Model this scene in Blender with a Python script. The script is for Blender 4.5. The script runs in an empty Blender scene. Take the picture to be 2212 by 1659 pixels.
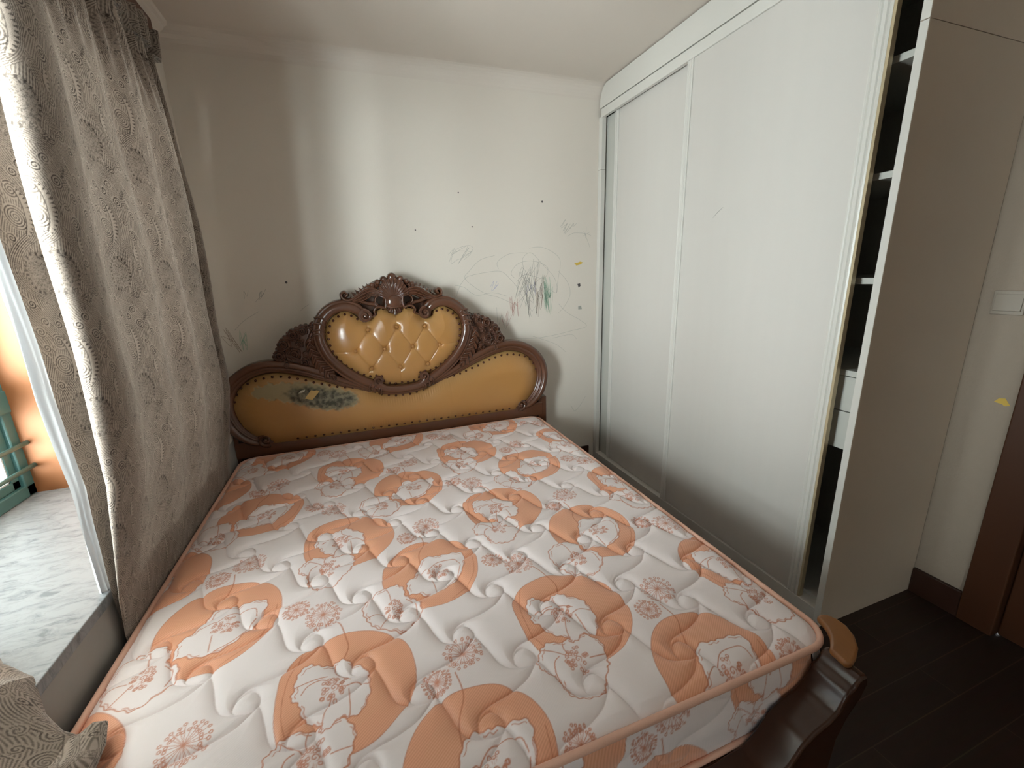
import bpy, math, random
import numpy as np
from mathutils import Matrix, Vector
S = bpy.context.scene
COL = S.collection
rng = np.random.default_rng(7)

# ------------------------------------------------------------------ camera
YAW, PITCH, ROLL, FPX = 0.340588873, -0.253533349, -0.0314075838, 911.477838
cf = Vector((math.sin(YAW)*math.cos(PITCH), math.cos(YAW)*math.cos(PITCH), math.sin(PITCH)))
cr = Vector((math.cos(YAW), -math.sin(YAW), 0)); cu = cr.cross(cf)
r2 = cr*math.cos(ROLL) + cu*math.sin(ROLL); u2 = -cr*math.sin(ROLL) + cu*math.cos(ROLL)
cam = bpy.data.objects.new('camera', bpy.data.cameras.new('camera')); COL.objects.link(cam)
M = Matrix.Identity(4)
for i in range(3):
    M[i][0], M[i][1], M[i][2] = r2[i], u2[i], -cf[i]
M[2][3] = 1.455
cam.matrix_world = M
cam.data.sensor_fit = 'HORIZONTAL'; cam.data.sensor_width = 36; cam.data.lens = FPX/2212*36
cam.data.clip_start = 0.02; cam.data.clip_end = 200
S.camera = cam

# ------------------------------------------------------------------ world, daylight, exposure
W = bpy.data.worlds.new('daylight'); S.world = W; W.use_nodes = True
bg = W.node_tree.nodes['Background']
# the sky is brightest low beyond the near end of the window, duller straight opposite
wt = W.node_tree; wc = wt.nodes.new('ShaderNodeTexCoord'); wd_ = wt.nodes.new('ShaderNodeVectorMath'); wd_.operation = 'DOT_PRODUCT'
wd_.inputs[1].default_value = (-.27, -.96, .08); wt.links.new(wc.outputs['Generated'], wd_.inputs[0])
wm = wt.nodes.new('ShaderNodeMapRange'); wm.interpolation_type = 'SMOOTHSTEP'; wm.inputs[1].default_value = .80; wm.inputs[2].default_value = .975
wt.links.new(wd_.outputs['Value'], wm.inputs[0])
wsx = wt.nodes.new('ShaderNodeSeparateXYZ'); wt.links.new(wc.outputs['Generated'], wsx.inputs[0])
we = wt.nodes.new('ShaderNodeMapRange'); we.interpolation_type = 'SMOOTHSTEP'; we.inputs[1].default_value = .04; we.inputs[2].default_value = .22
we.inputs[3].default_value = 1; we.inputs[4].default_value = 0; wt.links.new(wsx.outputs['Z'], we.inputs[0])
wx = wt.nodes.new('ShaderNodeMath'); wx.operation = 'MULTIPLY'; wt.links.new(wm.outputs[0], wx.inputs[0]); wt.links.new(we.outputs[0], wx.inputs[1])
wy = wt.nodes.new('ShaderNodeMapRange'); wy.inputs[3].default_value = 0.0; wy.inputs[4].default_value = 16.0; wt.links.new(wx.outputs[0], wy.inputs[0])
wh = wt.nodes.new('ShaderNodeMapRange'); wh.interpolation_type = 'SMOOTHSTEP'; wh.inputs[1].default_value = .15; wh.inputs[2].default_value = .55
wh.inputs[3].default_value = 15.0; wh.inputs[4].default_value = 3.5; wt.links.new(wsx.outputs['Z'], wh.inputs[0])
wz = wt.nodes.new('ShaderNodeMath'); wz.operation = 'ADD'; wt.links.new(wy.outputs[0], wz.inputs[0]); wt.links.new(wh.outputs[0], wz.inputs[1])
wn_ = wt.nodes.new('ShaderNodeMapRange'); wn_.interpolation_type = 'SMOOTHSTEP'; wn_.inputs[1].default_value = -.08; wn_.inputs[2].default_value = .30   # duller towards the buildings at the far side
wn_.inputs[3].default_value = 1; wn_.inputs[4].default_value = .13; wt.links.new(wsx.outputs['Y'], wn_.inputs[0])
wq = wt.nodes.new('ShaderNodeMath'); wq.operation = 'MULTIPLY'; wt.links.new(wz.outputs[0], wq.inputs[0]); wt.links.new(wn_.outputs[0], wq.inputs[1]); wt.links.new(wq.outputs[0], bg.inputs[1])
bg.inputs[0].default_value = (0.955, 0.98, 1.0, 1)
S.view_settings.view_transform = 'Standard'; S.view_settings.look = 'None'
S.view_settings.gamma = 1; S.view_settings.use_curve_mapping = False
S.view_settings.exposure = 1.95
pl = bpy.data.lights.new('window_daylight', 'AREA'); pl.shape = 'RECTANGLE'; pl.size = 1.70; pl.size_y = 4.4
pl.cycles.is_portal = True
po = bpy.data.objects.new('window_daylight', pl); COL.objects.link(po)
po.location = (-1.46, 0.0, 1.48); po.rotation_euler = (0, -math.pi/2, 0)
S.cycles.max_bounces = 10; S.cycles.diffuse_bounces = 7

# ------------------------------------------------------------------ helpers
def tag(o, label=None, cat=None, group=None, kind=None):
    if label: o['label'] = label
    if cat: o['category'] = cat
    if group: o['group'] = group
    if kind: o['kind'] = kind
    return o
def empty(name, loc=(0, 0, 0)):
    o = bpy.data.objects.new(name, None); COL.objects.link(o); o.location = loc; o.empty_display_size = .1
    return o
def link(name, me, mat=None, parent=None, smooth=False):
    o = bpy.data.objects.new(name, me); COL.objects.link(o)
    if mat:
        for m in (mat if isinstance(mat, (list, tuple)) else [mat]): me.materials.append(m)
    if parent:
        o.parent = parent
        o.matrix_parent_inverse = Matrix.Translation(-wloc(parent))
    if smooth: me.polygons.foreach_set('use_smooth', [True]*len(me.polygons)); me.update()
    return o
def wloc(o):
    v = Vector(o.location)
    return v if not o.parent else Vector((0, 0, 0)) + v + (wloc(o.parent) if o.parent else Vector()) + o.matrix_parent_inverse.translation
def npmesh(V, Fq, attrs=None, T=None):
    me = bpy.data.meshes.new('m'); V = np.asarray(V, np.float32); Fq = np.asarray(Fq, np.int32)
    me.vertices.add(len(V)); me.vertices.foreach_set('co', V.ravel())
    n = 4*len(Fq) + (3*len(T) if T is not None else 0); nf = len(Fq) + (len(T) if T is not None else 0)
    idx = Fq.ravel(); st = np.arange(len(Fq))*4
    if T is not None and len(T):
        T = np.asarray(T, np.int32); st = np.concatenate([st, 4*len(Fq)+np.arange(len(T))*3]); idx = np.concatenate([idx, T.ravel()])
    me.loops.add(n); me.loops.foreach_set('vertex_index', idx)
    me.polygons.add(nf); me.polygons.foreach_set('loop_start', st.astype(np.int32))
    me.update(calc_edges=True)
    for k, a in (attrs or {}).items():
        at = me.attributes.new(k, 'FLOAT', 'POINT'); at.data.foreach_set('value', np.asarray(a, np.float32).ravel())
    return me
class MB:
    def __init__(s): s.v = []; s.f = []; s.m = []
    def box(s, a, b, mi=0):
        (x0, y0, z0), (x1, y1, z1) = a, b; n = len(s.v)
        s.v += [(x, y, z) for x in (x0, x1) for y in (y0, y1) for z in (z0, z1)]
        for q in ((0, 1, 3, 2), (4, 6, 7, 5), (0, 4, 5, 1), (2, 3, 7, 6), (0, 2, 6, 4), (1, 5, 7, 3)):
            s.f.append(tuple(n+i for i in q)); s.m.append(mi)
        return s
    def prism(s, poly, axis, a, b, mi=0):   # poly in the two other axes
        n = len(s.v); k = len(poly)
        for t in (a, b):
            for p in poly:
                c = list(p); c.insert(axis, t); s.v.append(tuple(c))
        for i in range(k):
            j = (i+1) % k; s.f.append((n+i, n+j, n+k+j, n+k+i)); s.m.append(mi)
        s.f.append(tuple(n+i for i in range(k))[::-1]); s.m.append(mi)
        s.f.append(tuple(n+k+i for i in range(k))); s.m.append(mi)
        return s
    def tube(s, pts, r, n=10, mi=0, closed=False):
        b = len(s.v); P = [Vector(p) for p in pts]; up = Vector((0.13, 0.2, 0.97))
        for i, p in enumerate(P):
            t = (P[min(i+1, len(P)-1)]-P[max(i-1, 0)]).normalized()
            x = t.cross(up).normalized(); y = t.cross(x)
            rr = r[i] if isinstance(r, (list, tuple)) else r
            for k in range(n):
                a = 2*math.pi*k/n; s.v.append(tuple(p+x*math.cos(a)*rr+y*math.sin(a)*rr))
        for i in range(len(P)-1):
            for k in range(n):
                s.f.append((b+i*n+k, b+i*n+(k+1) % n, b+(i+1)*n+(k+1) % n, b+(i+1)*n+k)); s.m.append(mi)
        s.f.append(tuple(b+k for k in range(n))[::-1]); s.m.append(mi)
        s.f.append(tuple(b+(len(P)-1)*n+k for k in range(n))); s.m.append(mi)
        return s
    def build(s, name, mat, parent=None, bevel=0, smooth=False, seg=2):
        me = bpy.data.meshes.new(name); me.from_pydata(s.v, [], s.f); me.update()
        me.polygons.foreach_set('material_index', s.m)
        import bmesh
        bm = bmesh.new(); bm.from_mesh(me); bmesh.ops.recalc_face_normals(bm, faces=bm.faces); bm.to_mesh(me); bm.free()
        o = link(name, me, mat, parent, smooth)
        if bevel:
            m = o.modifiers.new('bevel', 'BEVEL'); m.width = bevel; m.segments = seg; m.limit_method = 'ANGLE'
            me.polygons.foreach_set('use_smooth', [True]*len(me.polygons))
            w = o.modifiers.new('wn', 'WEIGHTED_NORMAL'); w.keep_sharp = True
        return o
def catmull(P, n=6, closed=False):
    P = [np.array(p, float) for p in P]; N = len(P); out = []
    for i in range(N if closed else N-1):
        g = (lambda k: P[k % N]) if closed else (lambda k: P[min(max(k, 0), N-1)])
        a, b, c, d = g(i-1), g(i), g(i+1), g(i+2)
        for t in np.arange(n)/n:
            out.append(.5*((2*b)+(-a+c)*t+(2*a-5*b+4*c-d)*t*t+(-a+3*b-3*c+d)*t**3))
    if not closed: out.append(P[-1])
    return np.array(out)
def dseg(X, Z, P, closed=False):
    """distance of points to polyline, with arc parameter of the nearest point"""
    d = np.full(X.shape, 1e9); T = np.zeros(X.shape); P = np.asarray(P); L = 0
    n = len(P); m = n if closed else n-1
    for i in range(m):
        a = P[i]; b = P[(i+1) % n]; e = b-a; l2 = e@e+1e-12; l = math.sqrt(l2)
        t = np.clip(((X-a[0])*e[0]+(Z-a[1])*e[1])/l2, 0, 1)
        q = np.hypot(X-a[0]-t*e[0], Z-a[1]-t*e[1]); k = q < d
        d = np.where(k, q, d); T = np.where(k, L+t*l, T); L += l
    return d, T/max(L, 1e-9)
def inside(X, Z, P):
    r = np.zeros(X.shape, bool); n = len(P)
    for i in range(n):
        a, b = P[i], P[(i+1) % n]
        if a[1] == b[1]: continue
        c = ((a[1] > Z) != (b[1] > Z)) & (X < (b[0]-a[0])*(Z-a[1])/(b[1]-a[1])+a[0]); r ^= c
    return r
def sdf(X, Z, P):
    d, _ = dseg(X, Z, P, True); return np.where(inside(X, Z, P), -d, d)
def sm(x, a, b):
    t = np.clip((x-a)/(b-a), 0, 1); return t*t*(3-2*t)

# ------------------------------------------------------------------ materials
def mat(name, color, rough=.5, spec=.5, metal=0, noise=0, nscale=8, bump=0, bscale=60, color2=None, stretch=(1, 1, 1), coat=0, sheen=0):
    m = bpy.data.materials.new(name); m.use_nodes = True; nt = m.node_tree; b = nt.nodes['Principled BSDF']
    b.inputs['Roughness'].default_value = rough; b.inputs['Metallic'].default_value = metal
    b.inputs['Specular IOR Level'].default_value = spec; b.inputs['Coat Weight'].default_value = coat
    b.inputs['Coat Roughness'].default_value = .12; b.inputs['Sheen Weight'].default_value = sheen
    tc = nt.nodes.new('ShaderNodeTexCoord'); mp = nt.nodes.new('ShaderNodeMapping'); mp.inputs['Scale'].default_value = stretch
    nt.links.new(tc.outputs['Object'], mp.inputs['Vector'])
    c = (*color, 1)
    n = nt.nodes.new('ShaderNodeTexNoise'); n.inputs['Scale'].default_value = nscale; n.inputs['Detail'].default_value = 6
    nt.links.new(mp.outputs[0], n.inputs['Vector'])
    mx = nt.nodes.new('ShaderNodeMix'); mx.data_type = 'RGBA'; mx.inputs[6].default_value = c
    mx.inputs[7].default_value = (*(color2 or tuple(v*(1-noise) for v in color)), 1)
    nt.links.new(n.outputs['Fac'], mx.inputs[0]); nt.links.new(mx.outputs[2], b.inputs['Base Color'])
    if bump:
        n2 = nt.nodes.new('ShaderNodeTexNoise'); n2.inputs['Scale'].default_value = bscale; n2.inputs['Detail'].default_value = 4
        nt.links.new(mp.outputs[0], n2.inputs['Vector'])
        bp = nt.nodes.new('ShaderNodeBump'); bp.inputs['Strength'].default_value = bump; bp.inputs['Distance'].default_value = .002
        nt.links.new(n2.outputs['Fac'], bp.inputs['Height']); nt.links.new(bp.outputs[0], b.inputs['Normal'])
    return m
def N(m, t, **kw):
    n = m.node_tree.nodes.new(t)
    for k, v in kw.items(): setattr(n, k, v)
    return n
def LK(m, a, b): m.node_tree.links.new(a, b)
def mixcol(m, fac, a, b):
    x = N(m, 'ShaderNodeMix', data_type='RGBA')
    for s, v in ((0, fac), (6, a), (7, b)):
        if hasattr(v, 'links'): LK(m, v, x.inputs[s])
        else: x.inputs[s].default_value = v if s == 0 else (*v, 1)
    return x.outputs[2]
def attrnode(m, name):
    a = N(m, 'ShaderNodeAttribute', attribute_name=name); return a.outputs['Fac']

m_wall = mat('wall_paint', (.70, .645, .58), .75, .25, noise=.05, nscale=1.5, bump=.15, bscale=120)
m_ceil = mat('ceiling_paint', (.68, .62, .56), .8, .2, noise=.04, nscale=1.2, bump=.1, bscale=90)
m_wardrobe = mat('white_lacquer_veneer', (.585, .56, .525), .38, .4, noise=.04, nscale=3, stretch=(1, 6, .6), bump=.12, bscale=40)
m_wframe = mat('white_lacquer_frame', (.63, .615, .575), .3, .5, noise=.03)
m_side = mat('cream_side_veneer', (.64, .545, .445), .45, .35, noise=.06, nscale=3, stretch=(1, 6, .6), bump=.15, bscale=60)
m_gold = mat('champagne_edge', (.55, .46, .30), .35, .5, metal=.4)
m_inner = mat('wardrobe_interior', (.50, .50, .46), .5, .3, noise=.05)
m_floor = mat('floor_planks', (.035, .017, .011), .45, .4)
m_skirt = mat('dark_skirting', (.045, .017, .010), .4, .4, noise=.4, nscale=6)
m_door = mat('brown_door_wood', (.075, .026, .010), .42, .4, noise=.45, nscale=5, stretch=(1, 1, .12))
m_marble = mat('white_marble', (.80, .81, .82), .42, .4)
m_teal = mat('teal_window_paint', (.07, .17, .165), .35, .5, noise=.25, nscale=5)
m_alu = mat('aluminium', (.55, .58, .58), .35, .5, metal=.1)
m_orange = mat('varnished_plywood', (.27, .105, .038), .6, .3, color2=(.20, .070, .024), nscale=3, stretch=(1, 3, .7))
m_wood = mat('mahogany', (.135, .052, .026), .27, .6, color2=(.070, .026, .013), nscale=4, stretch=(.6, 3, 3), coat=.45)
m_carve = mat('mahogany_carved', (.14, .055, .028), .24, .6, color2=(.045, .017, .010), nscale=14, coat=.45)
m_footwood = mat('dark_stained_wood', (.050, .017, .007), .27, .4, color2=(.028, .009, .004), nscale=5, stretch=(1, 4, 1), coat=.1)
m_cap = mat('window_lit_wood', (.30, .125, .038), .33, .5, color2=(.21, .08, .022), nscale=5, stretch=(3, 1, 1), coat=.4)  # cap wood: window light is put into this lighter orange
m_nail = mat('dark_brass_nail', (.10, .035, .025), .22, .6, metal=.6)
m_button = mat('tan_button', (.40, .19, .06), .35, .5)
m_switch = mat('switch_plastic', (.33, .285, .235), .3, .5)
m_gap_shade = mat('gap_shade', (.02, .02, .018), .8, .1)
m_plaster = mat('grey_apron', (.33, .32, .30), .7, .3, noise=.1, bump=.2)
m_pelmet = mat('brown_pelmet', (.10, .032, .014), .4, .4, noise=.3)
m_out = mat('pale_facade', (.62, .68, .70), .8, .2, noise=.2)
m_outg = mat('ground_outside', (.45, .50, .48), .9, .1, noise=.3, nscale=.5)
m_foam = mat('yellow_foam', (.62, .42, .17), .8, .1, noise=.2, nscale=40)
m_foamw = mat('pale_torn_vinyl', (.50, .46, .36), .7, .2)
crayon = {'g': mat('crayon_grey', (.33, .335, .31), .8, .1), 'n': mat('crayon_brown', (.24, .17, .13), .8, .1),
          'r': mat('crayon_red', (.38, .17, .15), .8, .1), 'e': mat('crayon_green', (.27, .46, .34), .8, .1),
          'b': mat('crayon_violet', (.33, .34, .50), .8, .1), 'y': mat('yellow_glue', (.62, .42, .08), .6, .3),
          'k': mat('dark_nail_hole', (.10, .09, .09), .8, .1)}

# planks on the floor: thin dark seams along X
def plank():
    m = m_floor; nt = m.node_tree; b = nt.nodes['Principled BSDF']
    tc = N(m, 'ShaderNodeTexCoord'); br = N(m, 'ShaderNodeTexBrick')
    br.inputs['Scale'].default_value = 1; br.inputs['Brick Width'].default_value = .9; br.inputs['Row Height'].default_value = .112
    br.inputs['Mortar Size'].default_value = .0018; br.inputs['Mortar Smooth'].default_value = .3
    br.inputs['Color1'].default_value = (.036, .018, .011, 1); br.inputs['Color2'].default_value = (.026, .012, .008, 1); br.inputs['Mortar'].default_value = (.075, .045, .03, 1)
    LK(m, tc.outputs['Object'], br.inputs['Vector'])
    n = N(m, 'ShaderNodeTexNoise'); mp = N(m, 'ShaderNodeMapping'); mp.inputs['Scale'].default_value = (2, 26, 2)
    LK(m, tc.outputs['Object'], mp.inputs['Vector']); LK(m, mp.outputs[0], n.inputs['Vector']); n.inputs['Scale'].default_value = 3; n.inputs['Detail'].default_value = 8
    mm = N(m, 'ShaderNodeMix', data_type='RGBA', blend_type='MULTIPLY'); mm.inputs[0].default_value = .6
    LK(m, br.outputs['Color'], mm.inputs[6]); LK(m, n.outputs['Color'], mm.inputs[7]); LK(m, mm.outputs[2], b.inputs['Base Color'])
plank()
def marble():
    m = m_marble; b = m.node_tree.nodes['Principled BSDF']
    tc = N(m, 'ShaderNodeTexCoord'); mp = N(m, 'ShaderNodeMapping'); mp.inputs['Rotation'].default_value = (0, 0, .5); mp.inputs['Scale'].default_value = (1, 2.4, 1)
    LK(m, tc.outputs['Object'], mp.inputs['Vector'])
    n = N(m, 'ShaderNodeTexNoise'); n.inputs['Scale'].default_value = 15; n.inputs['Detail'].default_value = 10; n.inputs['Roughness'].default_value = .68; n.inputs['Distortion'].default_value = .9
    LK(m, mp.outputs[0], n.inputs['Vector'])
    r = N(m, 'ShaderNodeValToRGB'); e = r.color_ramp.elements
    e[0].position = .36; e[0].color = (.13, .143, .155, 1); e[1].position = .56; e[1].color = (.25, .262, .275, 1)
    x = e.new(.46); x.color = (.205, .217, .23, 1)
    LK(m, n.outputs['Fac'], r.inputs[0]); LK(m, r.outputs[0], b.inputs['Base Color'])
marble()
def glassmat():
    m = bpy.data.materials.new('window_glass'); m.use_nodes = True; nt = m.node_tree
    for n in list(nt.nodes):
        if n.type == 'BSDF_PRINCIPLED': nt.nodes.remove(n)
    out = [n for n in nt.nodes if n.type == 'OUTPUT_MATERIAL'][0]
    t = N(m, 'ShaderNodeBsdfTransparent'); t.inputs[0].default_value = (.94, .98, .97, 1)
    g = N(m, 'ShaderNodeBsdfGlossy'); g.inputs['Roughness'].default_value = .02
    f = N(m, 'ShaderNodeFresnel'); ge = N(m, 'ShaderNodeNewGeometry'); mr = N(m, 'ShaderNodeMapRange')   # same reflectance on both faces of the pane
    mr.inputs[3].default_value = 1.45; mr.inputs[4].default_value = 1/1.45; LK(m, ge.outputs['Backfacing'], mr.inputs[0]); LK(m, mr.outputs[0], f.inputs[0])
    x = N(m, 'ShaderNodeMixShader'); LK(m, f.outputs[0], x.inputs[0]); LK(m, t.outputs[0], x.inputs[1]); LK(m, g.outputs[0], x.inputs[2]); LK(m, x.outputs[0], out.inputs[0])
    return m
m_glass = glassmat()
def sheermat():
    m = bpy.data.materials.new('white_sheer'); m.use_nodes = True; nt = m.node_tree
    for n in list(nt.nodes):
        if n.type == 'BSDF_PRINCIPLED': nt.nodes.remove(n)
    out = [n for n in nt.nodes if n.type == 'OUTPUT_MATERIAL'][0]
    d = N(m, 'ShaderNodeBsdfDiffuse'); d.inputs[0].default_value = (.60, .61, .62, 1)
    t = N(m, 'ShaderNodeBsdfTranslucent'); t.inputs[0].default_value = (.30, .31, .32, 1)
    nz = N(m, 'ShaderNodeTexNoise'); nz.inputs['Scale'].default_value = 6
    mr = N(m, 'ShaderNodeMapRange'); mr.inputs[3].default_value = .12; mr.inputs[4].default_value = .3; LK(m, nz.outputs['Fac'], mr.inputs[0])
    x = N(m, 'ShaderNodeMixShader'); LK(m, mr.outputs[0], x.inputs[0]); LK(m, d.outputs[0], x.inputs[1]); LK(m, t.outputs[0], x.inputs[2]); LK(m, x.outputs[0], out.inputs[0])
    return m
m_sheer = sheermat()
# veneer grain figures on wardrobe doors: faint cathedral grain in the bump
def veneer():
    m = m_wardrobe; b = m.node_tree.nodes['Principled BSDF']
    tc = N(m, 'ShaderNodeTexCoord'); mp = N(m, 'ShaderNodeMapping'); mp.inputs['Scale'].default_value = (1, 5, .8)
    LK(m, tc.outputs['Object'], mp.inputs['Vector'])
    w = N(m, 'ShaderNodeTexWave'); w.inputs['Scale'].default_value = 6; w.inputs['Distortion'].default_value = 9; w.inputs['Detail'].default_value = 2; w.inputs['Detail Scale'].default_value = .6
    LK(m, mp.outputs[0], w.inputs['Vector'])
    n = N(m, 'ShaderNodeTexNoise'); n.inputs['Scale'].default_value = 2.2; LK(m, tc.outputs['Object'], n.inputs['Vector'])
    th = N(m, 'ShaderNodeMapRange'); th.inputs[1].default_value = .55; th.inputs[2].default_value = .7; LK(m, n.outputs['Fac'], th.inputs[0])
    mu = N(m, 'ShaderNodeMath', operation='MULTIPLY'); LK(m, w.outputs['Fac'], mu.inputs[0]); LK(m, th.outputs[0], mu.inputs[1])
    bp = N(m, 'ShaderNodeBump'); bp.inputs['Strength'].default_value = .35; bp.inputs['Distance'].default_value = .0012; LK(m, mu.outputs[0], bp.inputs['Height'])
    LK(m, bp.outputs[0], b.inputs['Normal'])
veneer()

# ------------------------------------------------------------------ room shell
XL, XR, YB, YF, ZC = -.742, 2.24, 2.75, -2.6, 2.625
SILL, WTOP, WY0, WY1, XO = .635, 2.13, -2.20, 2.20, -1.46
def struct(o): return tag(o, kind='structure')
struct(MB().box((-1.46, YF-.1, -.08), (XR+.12, YB+.1, 0)).build('floor', m_floor))
struct(MB().box((-1.46, YF-.1, ZC), (XR+.12, YB+.1, ZC+.1)).build('ceiling', m_ceil))
# cove between back wall and ceiling
cv = [(YB, ZC), (YB, 2.54)] + [(YB-.08*(1-math.cos(a)), 2.54+.085*math.sin(a)) for a in np.linspace(.15, math.pi/2, 8)]
struct(MB().prism(cv, 0, XL, 1.66).build('trim_1', m_ceil))
# crown moulding along the window wall
mo = [(XL, ZC), (XL, 2.545), (XL+.012, 2.545), (XL+.016, 2.56), (XL+.028, 2.567), (XL+.033, 2.58), (XL+.048, 2.592), (XL+.054, 2.603), (XL+.066, 2.61), (XL+.07, ZC)]
struct(MB().prism(mo, 1, YF, YB-.07).build('trim_2', m_ceil))
wl = MB()
wl.box((XO, YF, 0), (XL, YB, SILL-.032), 1)
wl.box((XO, YF, SILL-.032), (XL, WY0, ZC)); wl.box((XO, WY1, SILL-.032), (XL, YB, ZC)); wl.box((XO, WY0, WTOP), (XL, WY1, ZC))
struct(wl.build('wall_left', [m_wall, m_plaster]))
struct(MB().box((XL-.5, YF-.1, 0), (XR+.1, YF, ZC)).build('wall_front', m_wall))
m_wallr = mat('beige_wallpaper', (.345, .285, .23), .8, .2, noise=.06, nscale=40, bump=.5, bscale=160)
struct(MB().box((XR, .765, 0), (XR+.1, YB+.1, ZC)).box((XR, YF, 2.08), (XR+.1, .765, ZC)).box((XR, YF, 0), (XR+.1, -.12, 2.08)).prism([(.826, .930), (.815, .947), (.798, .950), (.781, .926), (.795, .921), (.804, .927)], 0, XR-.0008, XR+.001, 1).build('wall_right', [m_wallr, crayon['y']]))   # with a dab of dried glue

# back wall with a child's crayon scribbles, glue spots and nail holes on it
LINES = [('g', [(0.579, 1.545), (0.606, 1.6), (0.655, 1.632), (0.715, 1.643), (0.738, 1.621), (0.687, 1.577), (0.627, 1.555), (0.59, 1.534), (0.612, 1.6), (0.677, 1.61), (0.724, 1.598), (0.674, 1.555)]), ('g', [(0.882, 1.579), (0.782, 1.553), (0.706, 1.486), (0.673, 1.442), (0.737, 1.382), (0.821, 1.332), (0.897, 1.31), (1.025, 1.25)]), ('g', [(0.673, 1.442), (0.716, 1.458), (0.841, 1.477), (0.929, 1.475), (0.991, 1.42), (1.042, 1.358), (1.092, 1.258)]), ('g', [(0.904, 1.493), (0.9, 1.539), (0.971, 1.584), (1.048, 1.594), (1.153, 1.591)]), ('g', [(1.127, 1.623), (1.207, 1.63), (1.288, 1.603), (1.35, 1.555), (1.356, 1.494), (1.342, 1.421), (1.328, 1.322)]), ('g', [(1.342, 1.47), (1.413, 1.394), (1.435, 1.305), (1.385, 1.218), (1.341, 1.182)]), ('g', [(1.342, 1.246), (1.414, 1.178), (1.517, 1.119), (1.571, 1.069), (1.444, 1.045), (1.298, 1.023), (1.156, 1.014), (1.005, 1.026)]), ('g', [(0.605, 1.399), (0.664, 1.385), (0.71, 1.348), (0.759, 1.329), (0.86, 1.342), (0.961, 1.314)]), ('g', [(0.605, 1.318), (0.64, 1.397), (0.679, 1.442)]), ('g', [(1.017, 1.431), (0.993, 1.467), (1.046, 1.525), (1.152, 1.54), (1.26, 1.496), (1.231, 1.424), (1.097, 1.452), (1.03, 1.407)]), ('g', [(1.085, 1.488), (1.08, 1.559), (1.14, 1.593), (1.219, 1.521), (1.314, 1.422), (1.328, 1.322), (1.231, 1.363), (1.161, 1.304)]), ('g', [(0.881, 1.245), (0.889, 1.122), (0.918, 1.194), (0.94, 1.094), (0.97, 1.179)]), ('g', [(1.142, 1.028), (1.312, 0.962), (1.4, 0.894)]), ('g', [(1.297, 1.003), (1.444, 1.018), (1.489, 0.981)]), ('g', [(1.412, 1.698), (1.468, 1.721), (1.554, 1.716), (1.597, 1.704)]), ('g', [(1.56, 1.757), (1.554, 1.686)]), ('g', [(1.539, 1.733), (1.569, 1.673), (1.591, 1.622)]), ('g', [(1.532, 1.698), (1.589, 1.728)]), ('g', [(1.447, 0.476), (1.478, 0.428), (1.525, 0.465), (1.571, 0.532)]), ('g', [(-0.661, 1.2), (-0.605, 1.251), (-0.524, 1.298)]), ('g', [(-0.312, 1.289), (-0.293, 1.306), (-0.265, 1.322)])]
ZIGS = [('g', [(1.04, 1.525), (1.235, 1.188)], 40, 0), ('n', [(1.184, 1.426), (1.221, 1.189)], 14, 0), ('r', [(0.981, 1.313), (1.036, 1.175)], 14, 0), ('e', [(1.228, 1.412), (1.293, 1.198)], 40, 0), ('b', [(0.844, 1.425), (0.892, 1.352)], 6, 0.5), ('g', [(1.371, 1.82), (1.468, 1.719)], 14, 0.7), ('r', [(0.918, 1.207), (0.974, 1.104)], 8, 0), ('b', [(1.109, 1.404), (1.175, 1.316)], 10, 0), ('g', [(0.586, 1.649), (0.733, 1.537)], 8, 0.8), ('e', [(-0.637, 1.198), (-0.611, 1.084)], 16, 0), ('n', [(-0.705, 1.251), (-0.662, 1.089)], 9, -0.5), ('g', [(-0.509, 1.432), (-0.485, 1.35)], 8, 0.4), ('g', [(-0.589, 1.419), (-0.55, 1.363)], 4, 0.4)]
wb = MB().box((XO, YB, 0), (XR+.1, YB+.1, ZC))
CK = list('gnrebyk')
def ribbon(P, w, mi, y=YB-.0006):
    P = np.asarray(P); n0 = len(wb.v)
    T = np.gradient(P, axis=0); T /= np.linalg.norm(T, axis=1)[:, None]+1e-9; Nn = np.stack([-T[:, 1], T[:, 0]], 1)
    for p, n in zip(P, Nn):
        wb.v += [(p[0]+n[0]*w/2, y, p[1]+n[1]*w/2), (p[0]-n[0]*w/2, y, p[1]-n[1]*w/2)]
    for i in range(len(P)-1):
        wb.f.append((n0+2*i, n0+2*i+1, n0+2*i+3, n0+2*i+2)); wb.m.append(mi)
for k, p in LINES: ribbon(catmull(p, 5), .0014, 1+CK.index(k))
for k, (a, b), n, tl in ZIGS:
    x0, z0, x1, z1 = a[0], a[1], b[0], b[1]; pts = []
    for i in range(n):
        u = rng.uniform(0, 1) if n > 20 else (i+.5)/n
        xx = x0+(x1-x0)*u; top = i % 2
        zz = (z0 if top else z1)+(z1-z0)*(rng.uniform(-.12, .5) if top else -rng.uniform(-.12, .5))
        pts.append((xx+(tl*.5*(z0-z1) if top else -tl*.5*(z0-z1))*.6+rng.normal(0, .012), zz))
    ribbon(catmull(pts, 4), .0013 if k == 'e' else .0015, 1+CK.index(k))
def blob(P, mi, y=YB-.0007):
    n0 = len(wb.v); wb.v.extend([(a, y, b) for a, b in P]); wb.f.append(tuple(range(n0, n0+len(P)))); wb.m.append(mi)
blob([(1.467, 1.519), (1.484, 1.503), (1.513, 1.509), (1.537, 1.523), (1.513, 1.530), (1.491, 1.522)], 6)
blob([(1.493, 1.376), (1.515, 1.380), (1.518, 1.362), (1.503, 1.350)], 7); blob([(1.501, 1.218), (1.524, 1.223), (1.531, 1.197), (1.502, 1.196)], 1)
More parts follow.
